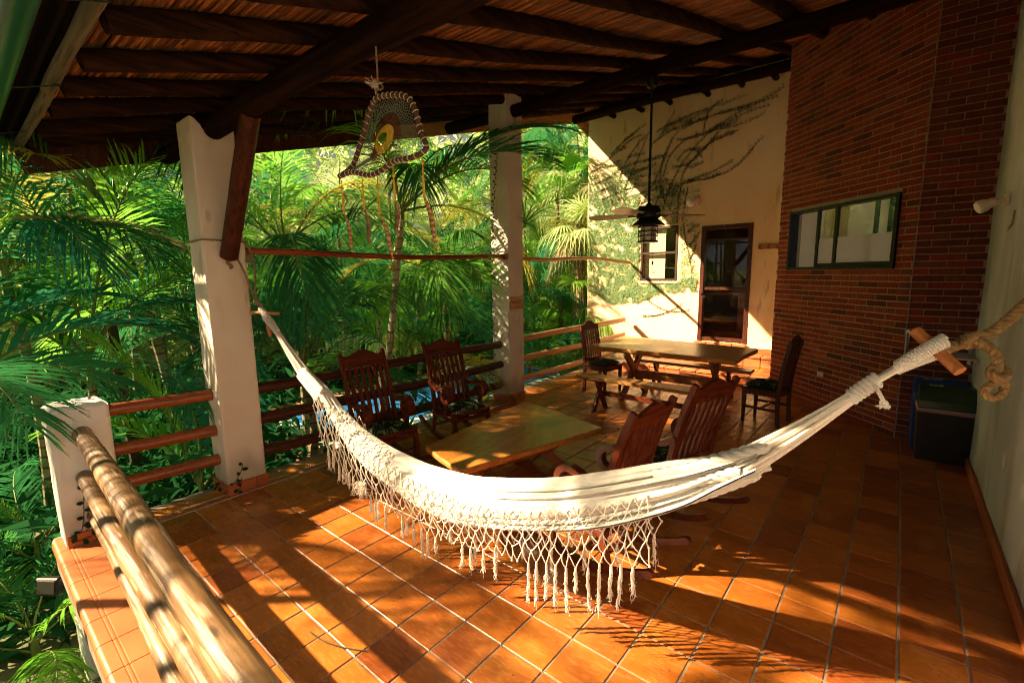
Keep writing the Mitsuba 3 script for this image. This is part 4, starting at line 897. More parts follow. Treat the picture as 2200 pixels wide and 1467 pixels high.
# ------------------------------------------------------------------ hammock
HA = np.array([-5.0, 1.85]); HD = np.array([0.99593, 0.09022]); HN = np.array([0.09022, -0.99593])
def H(u, z, off=0.0): return np.array([HA[0] + HD[0] * u + HN[0] * off, HA[1] + HD[1] * u + HN[1] * off, z])
hm = thing('hammock', 'white cotton hammock with a knotted fringe slung across the front of the terrace', 'hammock')
top_u, top_z = np.array([(0.98, 1.31), (1.24, 1.22), (1.48, 1.04), (1.82, .88), (2.14, .81), (2.49, .78), (2.8, .79), (3.19, .86), (3.53, .95), (3.83, 1.06), (4.18, 1.2), (4.44, 1.30), (4.60, 1.375)]).T
bot_u, bot_z = np.array([(0.98, 1.25), (1.15, 1.19), (1.31, 1.10), (1.47, .95), (1.63, .82), (1.95, .65), (2.25, .565), (2.52, .485), (2.77, .465), (3.16, .54), (3.57, .66), (3.86, .77), (4.07, .88), (4.3, 1.03), (4.44, 1.155), (4.60, 1.29)]).T
from scipy.interpolate import PchipInterpolator
ftop, fbot = PchipInterpolator(top_u, top_z), PchipInterpolator(bot_u, bot_z)
nu, nt = 150, 96
U = np.linspace(1.0, 4.585, nu); TH = np.linspace(0, 2 * np.pi, nt, endpoint=False)
g = np.random.default_rng(5)
waves = [(k, g.uniform(0, 6.3), g.uniform(.5, 1.2), g.uniform(0, 6.3)) for k in (7, 11, 14, 18, 23, 29)]
V = []
for u in U:
    zt, zb = float(ftop(u)), float(fbot(u)); hgt = zt - zb; c = (zt + zb) / 2
    e = min(1, min(u - 0.9, 4.66 - u) / .9)
    pl_amp = .013 + .026 * min(1.2, max(0, (u - 3.0) / 1.1)) ** 1.1 + .004 * max(0, (1.8 - u) / .6)
    for th_ in TH:
        s_, c_ = math.sin(th_), math.cos(th_)
        depth = (.145 if c_ > 0 else .10) * (.35 + .65 * e ** .7) * min(1, .35 + hgt / .35)
        w = 0.0
        for k, ph, am, dr2 in waves: w += am * math.sin(k * th_ + ph + .5 * math.sin(u * 1.1 + dr2))
        w *= pl_amp / 3.0 * (0.35 if c_ < 0 else 1)
        ss = math.copysign(abs(s_) ** .8, s_)
        off = depth * math.copysign(abs(c_) ** .75, c_) * (1 - .35 * max(0, ss)) + w * c_ - .03 * max(0, s_)
        V.append(H(u, c + hgt / 2 * ss + .25 * w * s_, off))
V = np.array(V)
i, j = np.meshgrid(np.arange(nu - 1), np.arange(nt), indexing='ij')
q = np.stack([i * nt + j, i * nt + (j + 1) % nt, (i + 1) * nt + (j + 1) % nt, (i + 1) * nt + j], -1).reshape(-1, 4)
cl = trimesh.Trimesh(V, np.vstack([q[:, [0, 1, 2]], q[:, [0, 2, 3]]]), process=False)
part(hm, 'cloth', cl, 'm_cotton', True)
# gathered rolls at the right end, then the strings up to the bound loop
ends = []
for k in range(8):
    th_ = 2 * np.pi * (k + .3) / 8
    u0 = 4.06 + .07 * ((k * 5) % 4); zt, zb = float(ftop(u0)), float(fbot(u0))
    p0 = H(u0, (zt + zb) / 2 + (zt - zb) * .40 * math.sin(th_), .070 * math.cos(th_))
    u1 = 4.52 + .035 * ((k * 3) % 4); cz = 1.285 + .85 * (u1 - 4.56)
    p1_ = H(u1, cz + .062 * math.sin(th_), .055 * math.cos(th_))
    part(hm, 'gathered_roll', twisted(spline([p0, (p0 + p1_) / 2 + np.array([0, 0, -.010]), p1_], 20), .024, 3, .15, 8), 'm_cotton', 60)
WR0, WR1 = H(4.93, 1.675), H(5.02, 1.765)
for k in range(30):
    th_ = 2 * np.pi * k / 30 + .3; rr = .075 + .02 * ((k * 7) % 3 - 1)
    a = H(4.50 + .012 * (k % 5), 1.275 + rr * .72 * math.sin(th_), rr * .66 * math.cos(th_))
    b_ = WR0 + (H(0, 0, 0) - H(0, 0, 0)) + np.array([HN[0] * .02 * math.cos(th_), HN[1] * .02 * math.cos(th_), .022 * math.sin(th_)])
    mid = (a + b_) / 2 + np.array([0, 0, -.012])
    part(hm, 'string', tube(spline([a, mid, b_], 8), .0062 if k % 4 else .009, 6), 'm_cord')
def wrapbound(p, r, n, nm_='binding'):
    """a cord bound round and round a bundle"""
    p = spline(p, 30); L = np.r_[0, np.cumsum(np.linalg.norm(np.diff(p, axis=0), axis=1))]
    core = tube(p, r * .9, 12)
    s = np.linspace(0, L[-1], n * 14); c = np.stack([np.interp(s, L, p[:, k]) for k in range(3)], 1)
    rr = np.interp(s, L, np.broadcast_to(r, (len(p),)))
    t = np.gradient(c, axis=0); t /= np.linalg.norm(t, axis=1, keepdims=True)
    a = np.cross(t, (.1, .3, .95)); a /= np.linalg.norm(a, axis=1, keepdims=True); b_ = np.cross(t, a)
    w = 2 * np.pi * n * s / L[-1]
    co = tube(c + rr[:, None] * (np.cos(w)[:, None] * a + np.sin(w)[:, None] * b_), L[-1] / n * .56, 6)
    return join([core, co])
part(hm, 'binding', wrapbound([H(4.90, 1.645), H(4.95, 1.70), H(4.985, 1.735)], .024, 7), 'm_cotton', True)
part(hm, 'string', join([tube([H(4.98 , 1.73, q_), H(5.05, 1.795, q_ * 1.4)], .012, 7) for q_ in (-.012, .004, .018)]), 'm_cord')
part(hm, 'loop_binding', wrapbound([H(5.035, 1.79, .012), H(5.09, 1.845, .024), H(5.165, 1.905, .016)], np.linspace(.018, .023, 30), 18), 'm_cotton', True)
part(hm, 'loop_binding', wrapbound([H(5.035, 1.775, -.012), H(5.10, 1.82, -.012), H(5.175, 1.868, .0)], np.linspace(.017, .020, 30), 18), 'm_cotton', True)
part(hm, 'string_end', join([tube(spline([H(4.975, 1.71, .03), H(4.99, 1.685, .05), H(5.0, 1.665, .055)], 8), .008, 6)] + [tube(spline([H(5.0, 1.668, .055), H(5.0 + g.uniform(-.012, .022), 1.655, .058), H(5.0 + g.uniform(-.02, .03), 1.638 + g.uniform(-.006, .006), .055 + g.uniform(-.012, .012))], 5), .003, 4) for _ in range(14)]), 'm_cord')
part(hm, 'toggle', tube([H(5.085, 1.925, -.055), H(5.205, 1.80, .060)], .021, 18), 'm_toggle')
# left strings, binding and toggle
WL0 = H(0.56, 1.685)
for k in range(22):
    th_ = 2 * np.pi * k / 22; rr = .045 + .016 * ((k * 5) % 3 - 1)
    a = H(1.06, 1.245 + rr * math.sin(th_), rr * .9 * math.cos(th_))
    b_ = H(.56, 1.685 + .016 * math.sin(th_), .015 * math.cos(th_))
    part(hm, 'string', tube(spline([a, (a + b_) / 2 + np.array([0, 0, -.010]), b_], 7), .0085, 6), 'm_cord')
for k in range(5):
    th_ = 2 * np.pi * k / 5
    part(hm, 'gathered_roll', log(H(1.28, 1.12 + .05 * math.sin(th_), .05 * math.cos(th_)), H(.98, 1.30 + .035 * math.sin(th_), .035 * math.cos(th_)), .034, 650 + k, 10, 10, .4, .004), 'm_cotton', True)
part(hm, 'binding', wrapbound([H(.60, 1.655), H(.50, 1.735), H(.42, 1.785)], np.linspace(.022, .028, 30), 12), 'm_cotton', True)
part(hm, 'loop_binding', wrapbound([H(.42, 1.785), H(.38, 1.83), H(.335, 1.865)], np.linspace(.025, .018, 30), 8), 'm_cotton', True)
part(hm, 'toggle', tube([H(.24, 1.83, .05), H(.56, 1.82, -.05)], .015, 14), 'm_toggle')
part(hm, 'wooden_tag', move(extrude(Polygon([(-.055, 0), (.055, 0), (.04, -.19), (.0, -.21), (-.03, -.17)]), .012), H(.39, 1.80, -.04), rx=90, rz=0), 'm_toggle')

# knotted fringe: lattice of cords on the outside of the cloth, loose tassels below
at_u, at_z = np.array([(1.15, 1.20), (1.4, 1.10), (1.69, 1.0), (2.02, .86), (2.27, .77), (2.55, .73), (2.85, .72), (3.19, .76), (3.56, .86), (3.9, .97), (4.13, 1.08)]).T
nb_u, nb_z = np.array([(1.15, .80), (1.41, .64), (1.76, .55), (2.07, .45), (2.36, .42), (2.62, .39), (2.87, .39), (3.24, .44), (3.48, .47), (3.72, .53), (3.91, .60), (4.14, .68)]).T
tp_u, tp_z = np.array([(1.15, .62), (1.41, .47), (1.56, .44), (1.88, .33), (2.22, .20), (2.52, .15), (2.71, .17), (2.87, .15), (2.99, .13), (3.5, .20), (3.72, .22), (3.86, .29), (3.98, .36), (4.15, .42)]).T
fat, fnb, ftp = PchipInterpolator(at_u, at_z), PchipInterpolator(nb_u, nb_z), PchipInterpolator(tp_u, tp_z)
def outside_off(u, z):
    zt, zb = float(ftop(u)), float(fbot(u)); c = (zt + zb) / 2; hh = (zt - zb) / 2
    s_ = np.clip((z - c) / hh, -1, 1); 
    e = min(1, max(.05, min(u - 0.9, 4.52 - u) / .9))
    d = .145 * (.35 + .65 * e ** .7) * min(1, .35 + 2 * hh / .35)
    return d * (1 - abs(s_) ** 2.4) ** .5 + .022 if z > c else d * 1.0 + .022 - .05 * min(1, (c - z) / .4)
def lattice(u0, u1, cols, rows, off0, seed, back=False):
    g = np.random.default_rng(seed); nodes = {}
    for r in range(rows + 1):
        for c in range(cols + 1):
            u = u0 + (u1 - u0) * (c + (.5 if r % 2 else 0)) / cols
            u = min(u, u1 + .02)
            za, zb_ = float(fat(u)), float(fnb(u))
            if back: za, zb_ = float(fbot(u)) + .12, float(fbot(u)) - .17
            t = (r / rows) ** 1.05
            z = za + (zb_ - za) * t + g.uniform(-.016, .016) * (r > 0) - .022 * (r == rows) * abs(math.sin(u * 9 + seed))
            o = outside_off(u, z) if not back else off0
            nodes[r, c] = H(u + g.uniform(-.016, .016) * (r > 0), z, o + g.uniform(-.006, .008))
    ms, kn = MB(), MB()
    for r in range(rows):
        for c in range(cols + 1):
            a = nodes[r, c]
            for d in ((0, 1) if r % 2 else (0, -1)):
                b_ = nodes.get((r + 1, c + d))
                if b_ is None or c + d > cols: continue
                mid = (a + b_) / 2 + np.array([HN[0], HN[1], 0]) * .004 + np.array([g.uniform(-.006, .006), 0, g.uniform(-.010, .002)])
                ms.add(tube(spline([a, mid, b_], 6), .0034, 5, cap=False))
    for (r, c), p in nodes.items():
        if r: kn.add(trimesh.creation.icosphere(1, .0072).apply_translation(p))
    return nodes, ms, kn
nodes, ms, kn = lattice(1.18, 4.12, 46, 6, 0, 3)
part(hm, 'fringe_net', join([ms.mesh(), kn.mesh()]), 'm_cord', 40, kind='stuff')
bn, ms, kn = lattice(1.5, 4.10, 36, 4, -.115, 4, True)
part(hm, 'fringe_net', join([ms.mesh(), kn.mesh()]), 'm_cord', 40, kind='stuff', label='net of the far side fringe hanging behind the cloth')
def tassel(top, length, r, seed, strands=4):
    g = np.random.default_rng(seed); ms = []
    n = 16; t = np.linspace(0, 1, n); lean = g.uniform(-.05, .05) * length
    for k in range(strands):
        ph = 2 * np.pi * k / strands + g.uniform(0, .5); tw = g.uniform(9, 14) * length / .25
        rr = r * (.35 + .65 * np.minimum(1, t * 4)) * (1 + .35 * np.sin(t * 17 + seed + k))
        p = np.stack([top[0] + rr * np.cos(ph + tw * t) + HD[0] * lean * t ** 2, top[1] + rr * np.sin(ph + tw * t), top[2] - length * t * g.uniform(.86, 1.0)], 1)
        ms.append(tube(p, .0046 * (1 - .4 * t), 5))
    for k in range(26):
        z0 = g.uniform(.25, 1.0); a = np.array([top[0] + HD[0] * lean * z0 ** 2, top[1], top[2] - length * z0 * .92])
        d = np.array([g.normal(0, .011), g.normal(0, .011), -abs(g.normal(.030, .018))])
        ms.append(tube(spline([a, a + d * .5 + g.normal(0, .005, 3), a + d], 5), .0013, 3))
    return join(ms)
tl = 0
for c in range(0, 47):
    p = nodes.get((6, c))
    if p is None: continue
    u = (p[:2] - HA) @ HD
    right = u > 3.55
    if NR.random() < (.10 if right else .30): continue
    L_ = max(.12, p[2] - float(ftp(min(max(u, 1.15), 4.15)))) * NR.uniform(.38, 1.10)
    if p[2] - L_ < .03: L_ = p[2] - .04
    part(hm, 'tassel', tassel(p, L_, .0068, 1000 + c, 4 if NR.random() < .8 else 6), 'm_cord', 40)
for c in range(0, 37, 3):
    p = bn.get((4, c))
    if p is not None: part(hm, 'tassel', tassel(p, NR.uniform(.10, .2), .008, 1100 + c), 'm_cord', 40)
# bunch of frayed cord caught in the net
part(hm, 'frayed_knot', join([tube(spline([H(1.92, .56, .16), H(1.92 + g.uniform(-.05, .05), .56 + g.uniform(-.035, .03), .17 + g.uniform(-.02, .03)), H(1.92 + g.uniform(-.08, .08), .53 + g.uniform(-.07, .02), .16 + g.uniform(-.03, .03))], 7), .0022, 4) for _ in range(60)]), 'm_cord', 40)

# ropes that carry the hammock
ro = thing('hammock_rope', 'thin brown rope looped from the hammock to the brace on the near pillar', 'rope')
part(ro, 'line', join([twisted(spline([H(.33, 1.875), H(.15, 2.06, -.02), (-4.99, 1.80, 2.41), (-4.985, 1.72, 2.50)], 40), .009, 3, .04), twisted(spline([H(.33, 1.875), H(.2, 2.05, -.04), (-4.93, 1.93, 2.44), (-4.90, 1.85, 2.51)], 40), .008, 3, .04)]), 'm_rope_dark')
part(ro, 'knot', twisted(spline([H(.30, 1.90, .02), H(.33, 1.93, .03), H(.36, 1.90, 0), H(.33, 1.885, -.02), H(.30, 1.915, 0), H(.34, 1.91, .03)], 24), .010, 3, .03), 'm_rope_dark')
part(ro, 'knot', twisted(spline([(-4.985, 1.75, 2.37), (-4.965, 1.78, 2.33), (-4.975, 1.74, 2.30), (-4.975, 1.78, 2.27), (-4.97, 1.76, 2.245)], 20), .012, 3, .03), 'm_rope_dark')
part(ro, 'knot', twisted(spline([(-4.97, 1.93, 2.37), (-4.95, 1.95, 2.34), (-4.96, 1.91, 2.32), (-4.965, 1.95, 2.30)], 20), .012, 3, .03), 'm_rope_dark')
ro = thing('hammock_rope', 'thick hemp rope with a knotted loose end tying the hammock to the white wall', 'rope')
part(ro, 'line', twisted(spline([H(5.135, 1.855, .02), H(5.19, 1.885), H(5.24, 1.905), H(5.35, 2.03), H(5.66, 2.36, .0), H(5.76, 2.42, .0)], 60), .0165, 3, .055, 8), 'm_rope')
part(ro, 'line', twisted(spline([H(5.14, 1.84, -.01), H(5.195, 1.878, -.014), H(5.235, 1.90)], 20), .0155, 3, .055, 8), 'm_rope')
part(ro, 'knot', twisted(spline([H(5.215, 1.885, .02), H(5.235, 1.925, .03), H(5.262, 1.925, .0), H(5.255, 1.89, -.03), H(5.225, 1.89, -.02), H(5.222, 1.92, .015), H(5.25, 1.905, .032), H(5.265, 1.89, .01)], 40), .014, 3, .05, 8), 'm_rope')
part(ro, 'loose_end', twisted(spline([H(5.245, 1.905, .0), H(5.275, 1.89, .02), H(5.300, 1.855, .02), H(5.305, 1.82, .02), H(5.31, 1.80, .02)], 30), .0155, 3, .055, 8), 'm_rope')
part(ro, 'end_knot', twisted(spline([H(5.305, 1.815, .02), H(5.285, 1.80, .04), H(5.305, 1.785, .045), H(5.332, 1.795, .02), H(5.32, 1.812, -.005), H(5.293, 1.79, .01), H(5.31, 1.775, .03), H(5.33, 1.765, .02)], 40), .013, 3, .05, 8), 'm_rope')
part(ro, 'end_loop', twisted(spline([H(5.325, 1.775, .02), H(5.328, 1.735, .02), H(5.315, 1.715, .025), H(5.29, 1.715, .03), H(5.278, 1.735, .03), H(5.295, 1.755, .025), H(5.312, 1.772, .02)], 40), .0125, 3, .05, 8), 'm_rope')

# ------------------------------------------------------------------ hanging net ornament with feathers
orn = thing('hanging_ornament', 'striped net stretched on a bent wrapped hoop hung from the near beam, feathers below', 'ornament')
OY = 1.70
hoop = spline([(x, OY - (.03 if z < 2.8 else 0), z) for x, z in ((-2.408, 3.161), (-2.317, 3.16), (-2.214, 3.139), (-2.123, 3.106), (-2.071, 3.05), (-2.032, 2.945), (-1.999, 2.872), (-1.980, 2.825), (-2.027, 2.786), (-2.207, 2.789), (-2.353, 2.754), (-2.467, 2.749), (-2.623, 2.787), (-2.717, 2.79), (-2.785, 2.785), (-2.728, 2.82), (-2.636, 2.88), (-2.516, 3.041), (-2.45, 3.13), (-2.408, 3.161))], 150)
part(orn, 'hoop', tube(hoop, .0145, 12), 'm_hoop')
wr = MB()
for k in range(0, 149, 3):
    p = hoop[k]; t = hoop[k + 1] - hoop[k]; t /= np.linalg.norm(t)
    a_ = np.cross(t, (0, 1, 0)); a_ /= np.linalg.norm(a_); b_ = np.cross(t, a_)
    w = np.linspace(0, 2 * np.pi, 13)
    part(orn, 'cord_turn', tube(p + .0158 * (np.cos(w)[:, None] * a_ + np.sin(w)[:, None] * b_) + t * .004 * np.sin(w)[:, None], .0026, 5), 'm_wrapcord')
ctr = np.array([-2.335, OY - .02, 2.93])
ringc = hoop[:-1]
def netring(t, k): return ctr + (ringc[k] - ctr) * np.array([1, 1, 1]) * t
def inner(k, t):
    ang = math.atan2(ringc[k][2] - ctr[2], ringc[k][0] - ctr[0])
    def el(a, b_): return ctr + np.array([a * math.cos(ang), 0, b_ * math.sin(ang) + .35 * b_ * math.cos(ang)])
    if t < .26: e = el(.050 + .040 * t / .26, .030 + .038 * t / .26)
    elif t < .52: q_ = (t - .26) / .26; e = el(.090 + .055 * q_, .068 + .055 * q_)
    else: q_ = (t - .52) / .48; a_ = el(.145, .123); e = a_ + (ringc[k] - a_) * q_
    return e + np.array([0, .02 * math.sin(math.pi * t), 0])
nets = {'m_net_green': MB(), 'm_net_brown': MB(), 'm_net_yellow': MB()}
NS, NK = 19, 149
def bandmat(t): return 'm_net_yellow' if t < .26 else 'm_net_brown' if t < .52 else 'm_net_green' if t < .86 else 'm_net_brown'
for s_ in range(NS):
    t0, t1 = s_ / NS, (s_ + 1) / NS
    for k in range(0, NK, 1):
        if (k + s_) % 2: continue
        for d in (-1, 1):
            nets[bandmat(t0)].add(tube([inner(k, t0), inner((k + d) % NK, t1)], 0.0024 if t0 < .26 else .0014, 3, cap=False))
for m_, b_ in nets.items(): part(orn, 'net', b_.mesh(), m_, True, kind='stuff')
part(orn, 'cord', join([twisted([(-2.375, OY, 3.44), (-2.375, OY, 3.24)], .005, 2, .03), twisted(spline([(-2.375, OY, 3.25), (-2.36, OY + .02, 3.225), (-2.345, OY, 3.20), (-2.37, OY - .01, 3.20), (-2.375, OY, 3.17)], 14), .005, 2, .03)]), 'm_rope_dark')
part(orn, 'pompom', join([tube([(-2.395, OY - .01, 3.235), (-2.395 + g.normal(0, .02), OY - .01 + g.normal(0, .02), 3.235 + g.normal(0, .018))], .002, 3) for _ in range(70)]), 'm_wrapcord')
for i_, (x, z, zt, ln, tilt, m_) in enumerate([(-2.80, 2.765, 2.575, .262, .095, 'm_feather'), (-2.57, 2.745, 2.577, .225, .06, 'm_feather_dark'), (-2.415, 2.735, 2.53, .268, .13, 'm_feather'), (-2.26, 2.77, 2.60, .21, .02, 'm_feather_dark'), (-2.005, 2.80, 2.585, .262, .10, 'm_feather')]):
    fk = part(orn, 'feather', None or (lambda: (lambda tt, ww: trimesh.Trimesh(np.vstack([np.stack([x + tilt * tt - ww, OY - .01 + .012 * np.sin(tt * 5), zt - ln * tt], 1), np.stack([x + tilt * tt, OY - .018 + .012 * np.sin(tt * 5), zt - ln * tt], 1), np.stack([x + tilt * tt + ww, OY - .01 + .012 * np.sin(tt * 5), zt - ln * tt - .006], 1), np.stack([x + tilt * tt, OY - .004 + .012 * np.sin(tt * 5), zt - ln * tt], 1)]),
              [t for a in range(13) for p_, q_ in ((0, 14), (14, 28), (28, 42), (42, 0)) for t in ((p_ + a, q_ + a, q_ + a + 1), (p_ + a, q_ + a + 1, p_ + a + 1))], process=False))(np.linspace(0, 1, 14), .023 * np.sin(np.pi * np.linspace(.06, .97, 14)) ** .6))(), m_, True)
    part(fk, 'beaded_cord', join([tube([(x, OY - .01, z), (x, OY - .01, zt + .0)], .0035, 5), trimesh.creation.icosphere(1, .011).apply_translation((x, OY - .01, z - .05)), tube([(x, OY - .01, zt + .10), (x + .005, OY - .01, zt - .02)], .007, 6)]), 'm_net_yellow')

# ------------------------------------------------------------------ palms
def frond_mesh(L, a0, a1, n=36, ll=.48, lw=.034, seed=0, vee=.35, droop=.5, bare=.22):
    """one feather leaf: base at the origin, leaving along +x at a0 degrees above the level and bending to a1"""
    g = np.random.default_rng(seed); N = 26
    t = np.linspace(0, 1, N); el = np.radians(a0 + (a1 - a0) * t ** 1.35)
    side = np.cumsum(np.sin(t * 2.2 + seed) * .012 * g.uniform(-1, 1)) * 1.0
    p = np.stack([np.r_[0, np.cumsum(np.cos(el[:-1]))], side * 0, np.r_[0, np.cumsum(np.sin(el[:-1]))]], 1) * L / (N - 1)
    p[:, 1] = side
    rach = tube(p, .016 * (1 - t) + .003, 5)
    b = MB()
    for sgn in (-1, 1):
        for k in range(n):
            tk = bare + (1 - bare) * (k + .5 + g.uniform(-.2, .2)) / n
            q = np.array([np.interp(tk, t, p[:, i]) for i in range(3)]); e = np.interp(tk, t, el)
            Tg = np.array([math.cos(e), 0, math.sin(e)]); Up = np.array([-math.sin(e), 0, math.cos(e)]); S = np.array([0, sgn, 0.0])
            fw = math.radians(58 - 34 * tk + g.uniform(-6, 6))
            l = ll * L / 1.8 * (math.sin(math.pi * min(1, .18 + .72 * (tk - bare) / (1 - bare) + .0)) ** .7) * g.uniform(.86, 1.1)
            d = math.cos(fw) * Tg + math.sin(fw) * (math.cos(vee) * S + math.sin(vee) * Up); d /= np.linalg.norm(d)
            w = lw * (.75 + .5 * math.sin(math.pi * tk)); dr_ = droop * l * g.uniform(.5, 1.4)
            nrm = np.cross(d, Tg); nrm /= np.linalg.norm(nrm) + 1e-9; wd = np.cross(nrm, d); wd /= np.linalg.norm(wd) + 1e-9
            st = (0, .3, .68, 1.0); ww = (.45, 1.0, .8, 0)
            c = [q + d * l * s_ + np.array([0, 0, -dr_ * s_ ** 2.2]) for s_ in st]
            fold = nrm * .0
            v = [c[0] - wd * w * .5 * ww[0], c[0] + wd * w * .5 * ww[0], c[1] - wd * w * .5, c[1] + wd * w * .5, c[2] - wd * w * .5 * ww[2], c[2] + wd * w * .5 * ww[2], c[3]]
            b.add(v, [(0, 1, 3), (0, 3, 2), (2, 3, 5), (2, 5, 4), (4, 5, 6)])
    return b.mesh(), rach
KINDS = {'up': (82, 30), 'mid': (62, -18), 'out': (38, -50), 'low': (10, -62), 'hero': (52, -6)}
FR = {}
for i, (kn_, (a0, a1)) in enumerate(KINDS.items()):
    for v_ in range(2):
        FR[kn_, v_] = frond_mesh(2.25, a0 + 6 * v_, a1 - 8 * v_, 36, .60, .024, 20 + 3 * i + v_, .38 - .25 * v_, .35 + .3 * v_)
for v_ in range(2):
    FR['broad', v_] = frond_mesh(1.9, 58 + 8 * v_, -28, 25, .66, .040, 50 + v_, .45, .35, .16)
    FR['rise', v_] = frond_mesh(1.9, 84, 48 - 10 * v_, 26, .62, .038, 54 + v_, .2, .3, .25)
FRP = {k: (shape(a, 'm_leaf_deep', False), shape(b_, 'm_stem', True)) for k, (a, b_) in FR.items()}
GREENS = ['m_leaf_deep', 'm_leaf_blue', 'm_leaf_bright', 'm_leaf_deep', 'm_leaf_bright', 'm_leaf_mix', 'm_leaf_deep', 'm_leaf_yellow', 'm_leaf_bright', 'm_leaf_dry']
def put_frond(k, at, az, kind='mid', v_=0, s=1.0, m_='m_leaf_deep', roll=0.0, tilt=0.0):
    tw = T().translate(list(map(float, at))).rotate([0, 0, 1], float(az)).rotate([1, 0, 0], float(roll)).rotate([0, 1, 0], float(-tilt)).scale(float(s))
    lf, rc_ = FRP[kind, v_]
    fk = part(k, 'frond', lf, m_, tw=tw)
    part(fk, 'midrib', rc_, 'm_stem' if m_ != 'm_leaf_dry' else 'm_leaf_dry', tw=tw)
def palm(base, crown, lbl, nf=9, s=1.0, seed=0, mats=None, trunk='m_trunk', r=.055, kinds=('up', 'mid', 'mid', 'out', 'out', 'low'), group='feather palms of the garden', name='areca_palm'):
    g = np.random.default_rng(seed); mats = mats or GREENS
    k = thing(name, lbl, 'palm tree', group)
    base, crown = np.array(base, float), np.array(crown, float)
    mid = (base + crown) / 2 + np.array([g.uniform(-.12, .12), g.uniform(-.12, .12), 0])
    line = spline([base, mid, crown], 20)
    part(k, 'trunk', tube(line, np.linspace(r * 1.25, r * .8, 20) * (1 + .06 * (np.arange(20) % 2)), 10), trunk)
    part(k, 'crownshaft', tube([crown - np.array([0, 0, .02]), crown + np.array([0, 0, .18]), crown + np.array([0, 0, .42])], [r * .95, r * .8, r * .35], 10), 'm_stem')
    for q_ in range(nf):
        kd = kinds[q_ % len(kinds)]
        put_frond(k, crown + np.array([0, 0, g.uniform(.1, .4)]), 137.5 * q_ + g.uniform(-18, 18) + seed * 31, kd, int(g.integers(2)), s * g.uniform(.85, 1.15), mats[int(g.integers(len(mats)))], g.uniform(-22, 22))
    return k
def palm_far(base, h, lbl, seed, s=1.2, m_='m_leaf_mix', nf=10):
    """a palm too far for its leaves to be picked apart"""
    g = np.random.default_rng(seed); k = thing('areca_palm', lbl, 'palm tree', 'far palms behind the pool')
    b = MB(); top = np.array([base[0] + g.uniform(-.3, .3), base[1] + g.uniform(-.3, .3), base[2] + h])
    for q_ in range(nf):
        kd = ('up', 'mid', 'out', 'mid', 'out', 'low')[q_ % 6]; lf, _ = FR[kd, int(g.integers(2))]
        M_ = trimesh.transformations.euler_matrix(math.radians(g.uniform(-25, 25)), 0, math.radians(137.5 * q_ + seed * 47), 'sxyz'); M_[:3, :3] *= s * g.uniform(.85, 1.2); M_[:3, 3] = top
        x = lf.copy(); x.apply_transform(M_); b.add(x)
    part(k, 'crown', b.mesh(), m_, False)
    part(k, 'trunk', tube([base, (np.array(base) + top) / 2 + [.05, .05, 0], top + [0, 0, .2]], [.075, .06, .045], 8), 'm_trunk')

# near the corner post and left of the first pillar
palm((-6.9, .25, GZ), (-6.85, .28, -1.0), 'small dark palm on the lower path beside the floodlight', 8, .6, 34, ['m_leaf_deep', 'm_leaf_deep', 'm_leaf_bright'], 'm_trunk_dark', .04, ('mid', 'out', 'mid', 'out'))
palm((-6.9, -.25, GZ), (-6.75, -.2, .75), 'low blue green palm whose long broad leaves arch over the white post', 0, 1.0, 2)
for az, kd, v_, sc_, m_, ro_, ti in ((68, 'broad', 0, 1.15, 'm_leaf_blue', -14, -8), (98, 'broad', 1, 1.1, 'm_leaf_blue', 10, 0), (40, 'broad', 0, .95, 'm_leaf_deep', 10, -18), (135, 'broad', 1, 1.1, 'm_leaf_deep', 0, 8), (170, 'mid', 0, 1.0, 'm_leaf_deep', 0, 0), (15, 'out', 0, .9, 'm_leaf_deep', 0, 0), (80, 'rise', 0, 1.0, 'm_leaf_bright', 0, 0)):
    put_frond('areca_palm', (-6.75, -.2, 1.0), az, kd, v_, sc_, m_, ro_, ti)
kq = palm((-6.25, 1.75, GZ), (-6.1, 1.62, -.35), 'young palm rising between the white post and the near pillar', 0, .85, 4, trunk='m_stem', r=.03)
for az, kd, v_, sc_, m_, ro_, ti in ((200, 'rise', 0, 1.15, 'm_leaf_blue', 60, 0), (-60, 'rise', 1, 1.05, 'm_leaf_blue', -20, 0), (100, 'rise', 1, 1.0, 'm_leaf_deep', 0, 0), (230, 'broad', 0, .9, 'm_leaf_bright', 0, 12), (-20, 'broad', 1, .55, 'm_leaf_deep', 0, 10), (270, 'rise', 0, 1.1, 'm_leaf_bright', 20, 0)):
    put_frond(kq, (-6.1, 1.62, -.3), az, kd, v_, sc_, m_, ro_, ti)
palm((-7.6, 1.1, GZ), (-7.5, 1.0, .9), 'dark low palm behind the young palm at the corner', 9, 1.05, 3, ['m_leaf_deep', 'm_leaf_blue', 'm_leaf_bright'], kinds=('mid', 'broad', 'up', 'mid', 'broad'))
palm((-5.9, -.05, -2.6), (-5.75, .12, -1.35), 'small palm below the terrace edge under the floodlight', 8, .62, 33, ['m_leaf_deep', 'm_leaf_bright', 'm_leaf_deep'], 'm_trunk_dark', .04, ('mid', 'out', 'mid', 'out'))
palm((-8.4, 2.1, GZ), (-8.5, 1.62, 2.9), 'palm with a slender green ringed trunk left of the near pillar', 9, 1.1, 5, ['m_leaf_deep', 'm_leaf_blue', 'm_leaf_deep', 'm_leaf_bright'], r=.06)
palm((-8.6, 1.55, GZ), (-8.5, 1.40, 3.2), 'palm with a nearly black trunk beside the green ringed one', 9, 1.05, 6, ['m_leaf_deep', 'm_leaf_deep', 'm_leaf_blue'], 'm_trunk_dark', .065)
palm((-8.0, .45, GZ), (-7.9, .45, 2.0), 'palm with a pale trunk at the left edge of the view', 10, 1.0, 7, ['m_leaf_deep', 'm_leaf_yellow', 'm_leaf_deep', 'm_leaf_blue'])
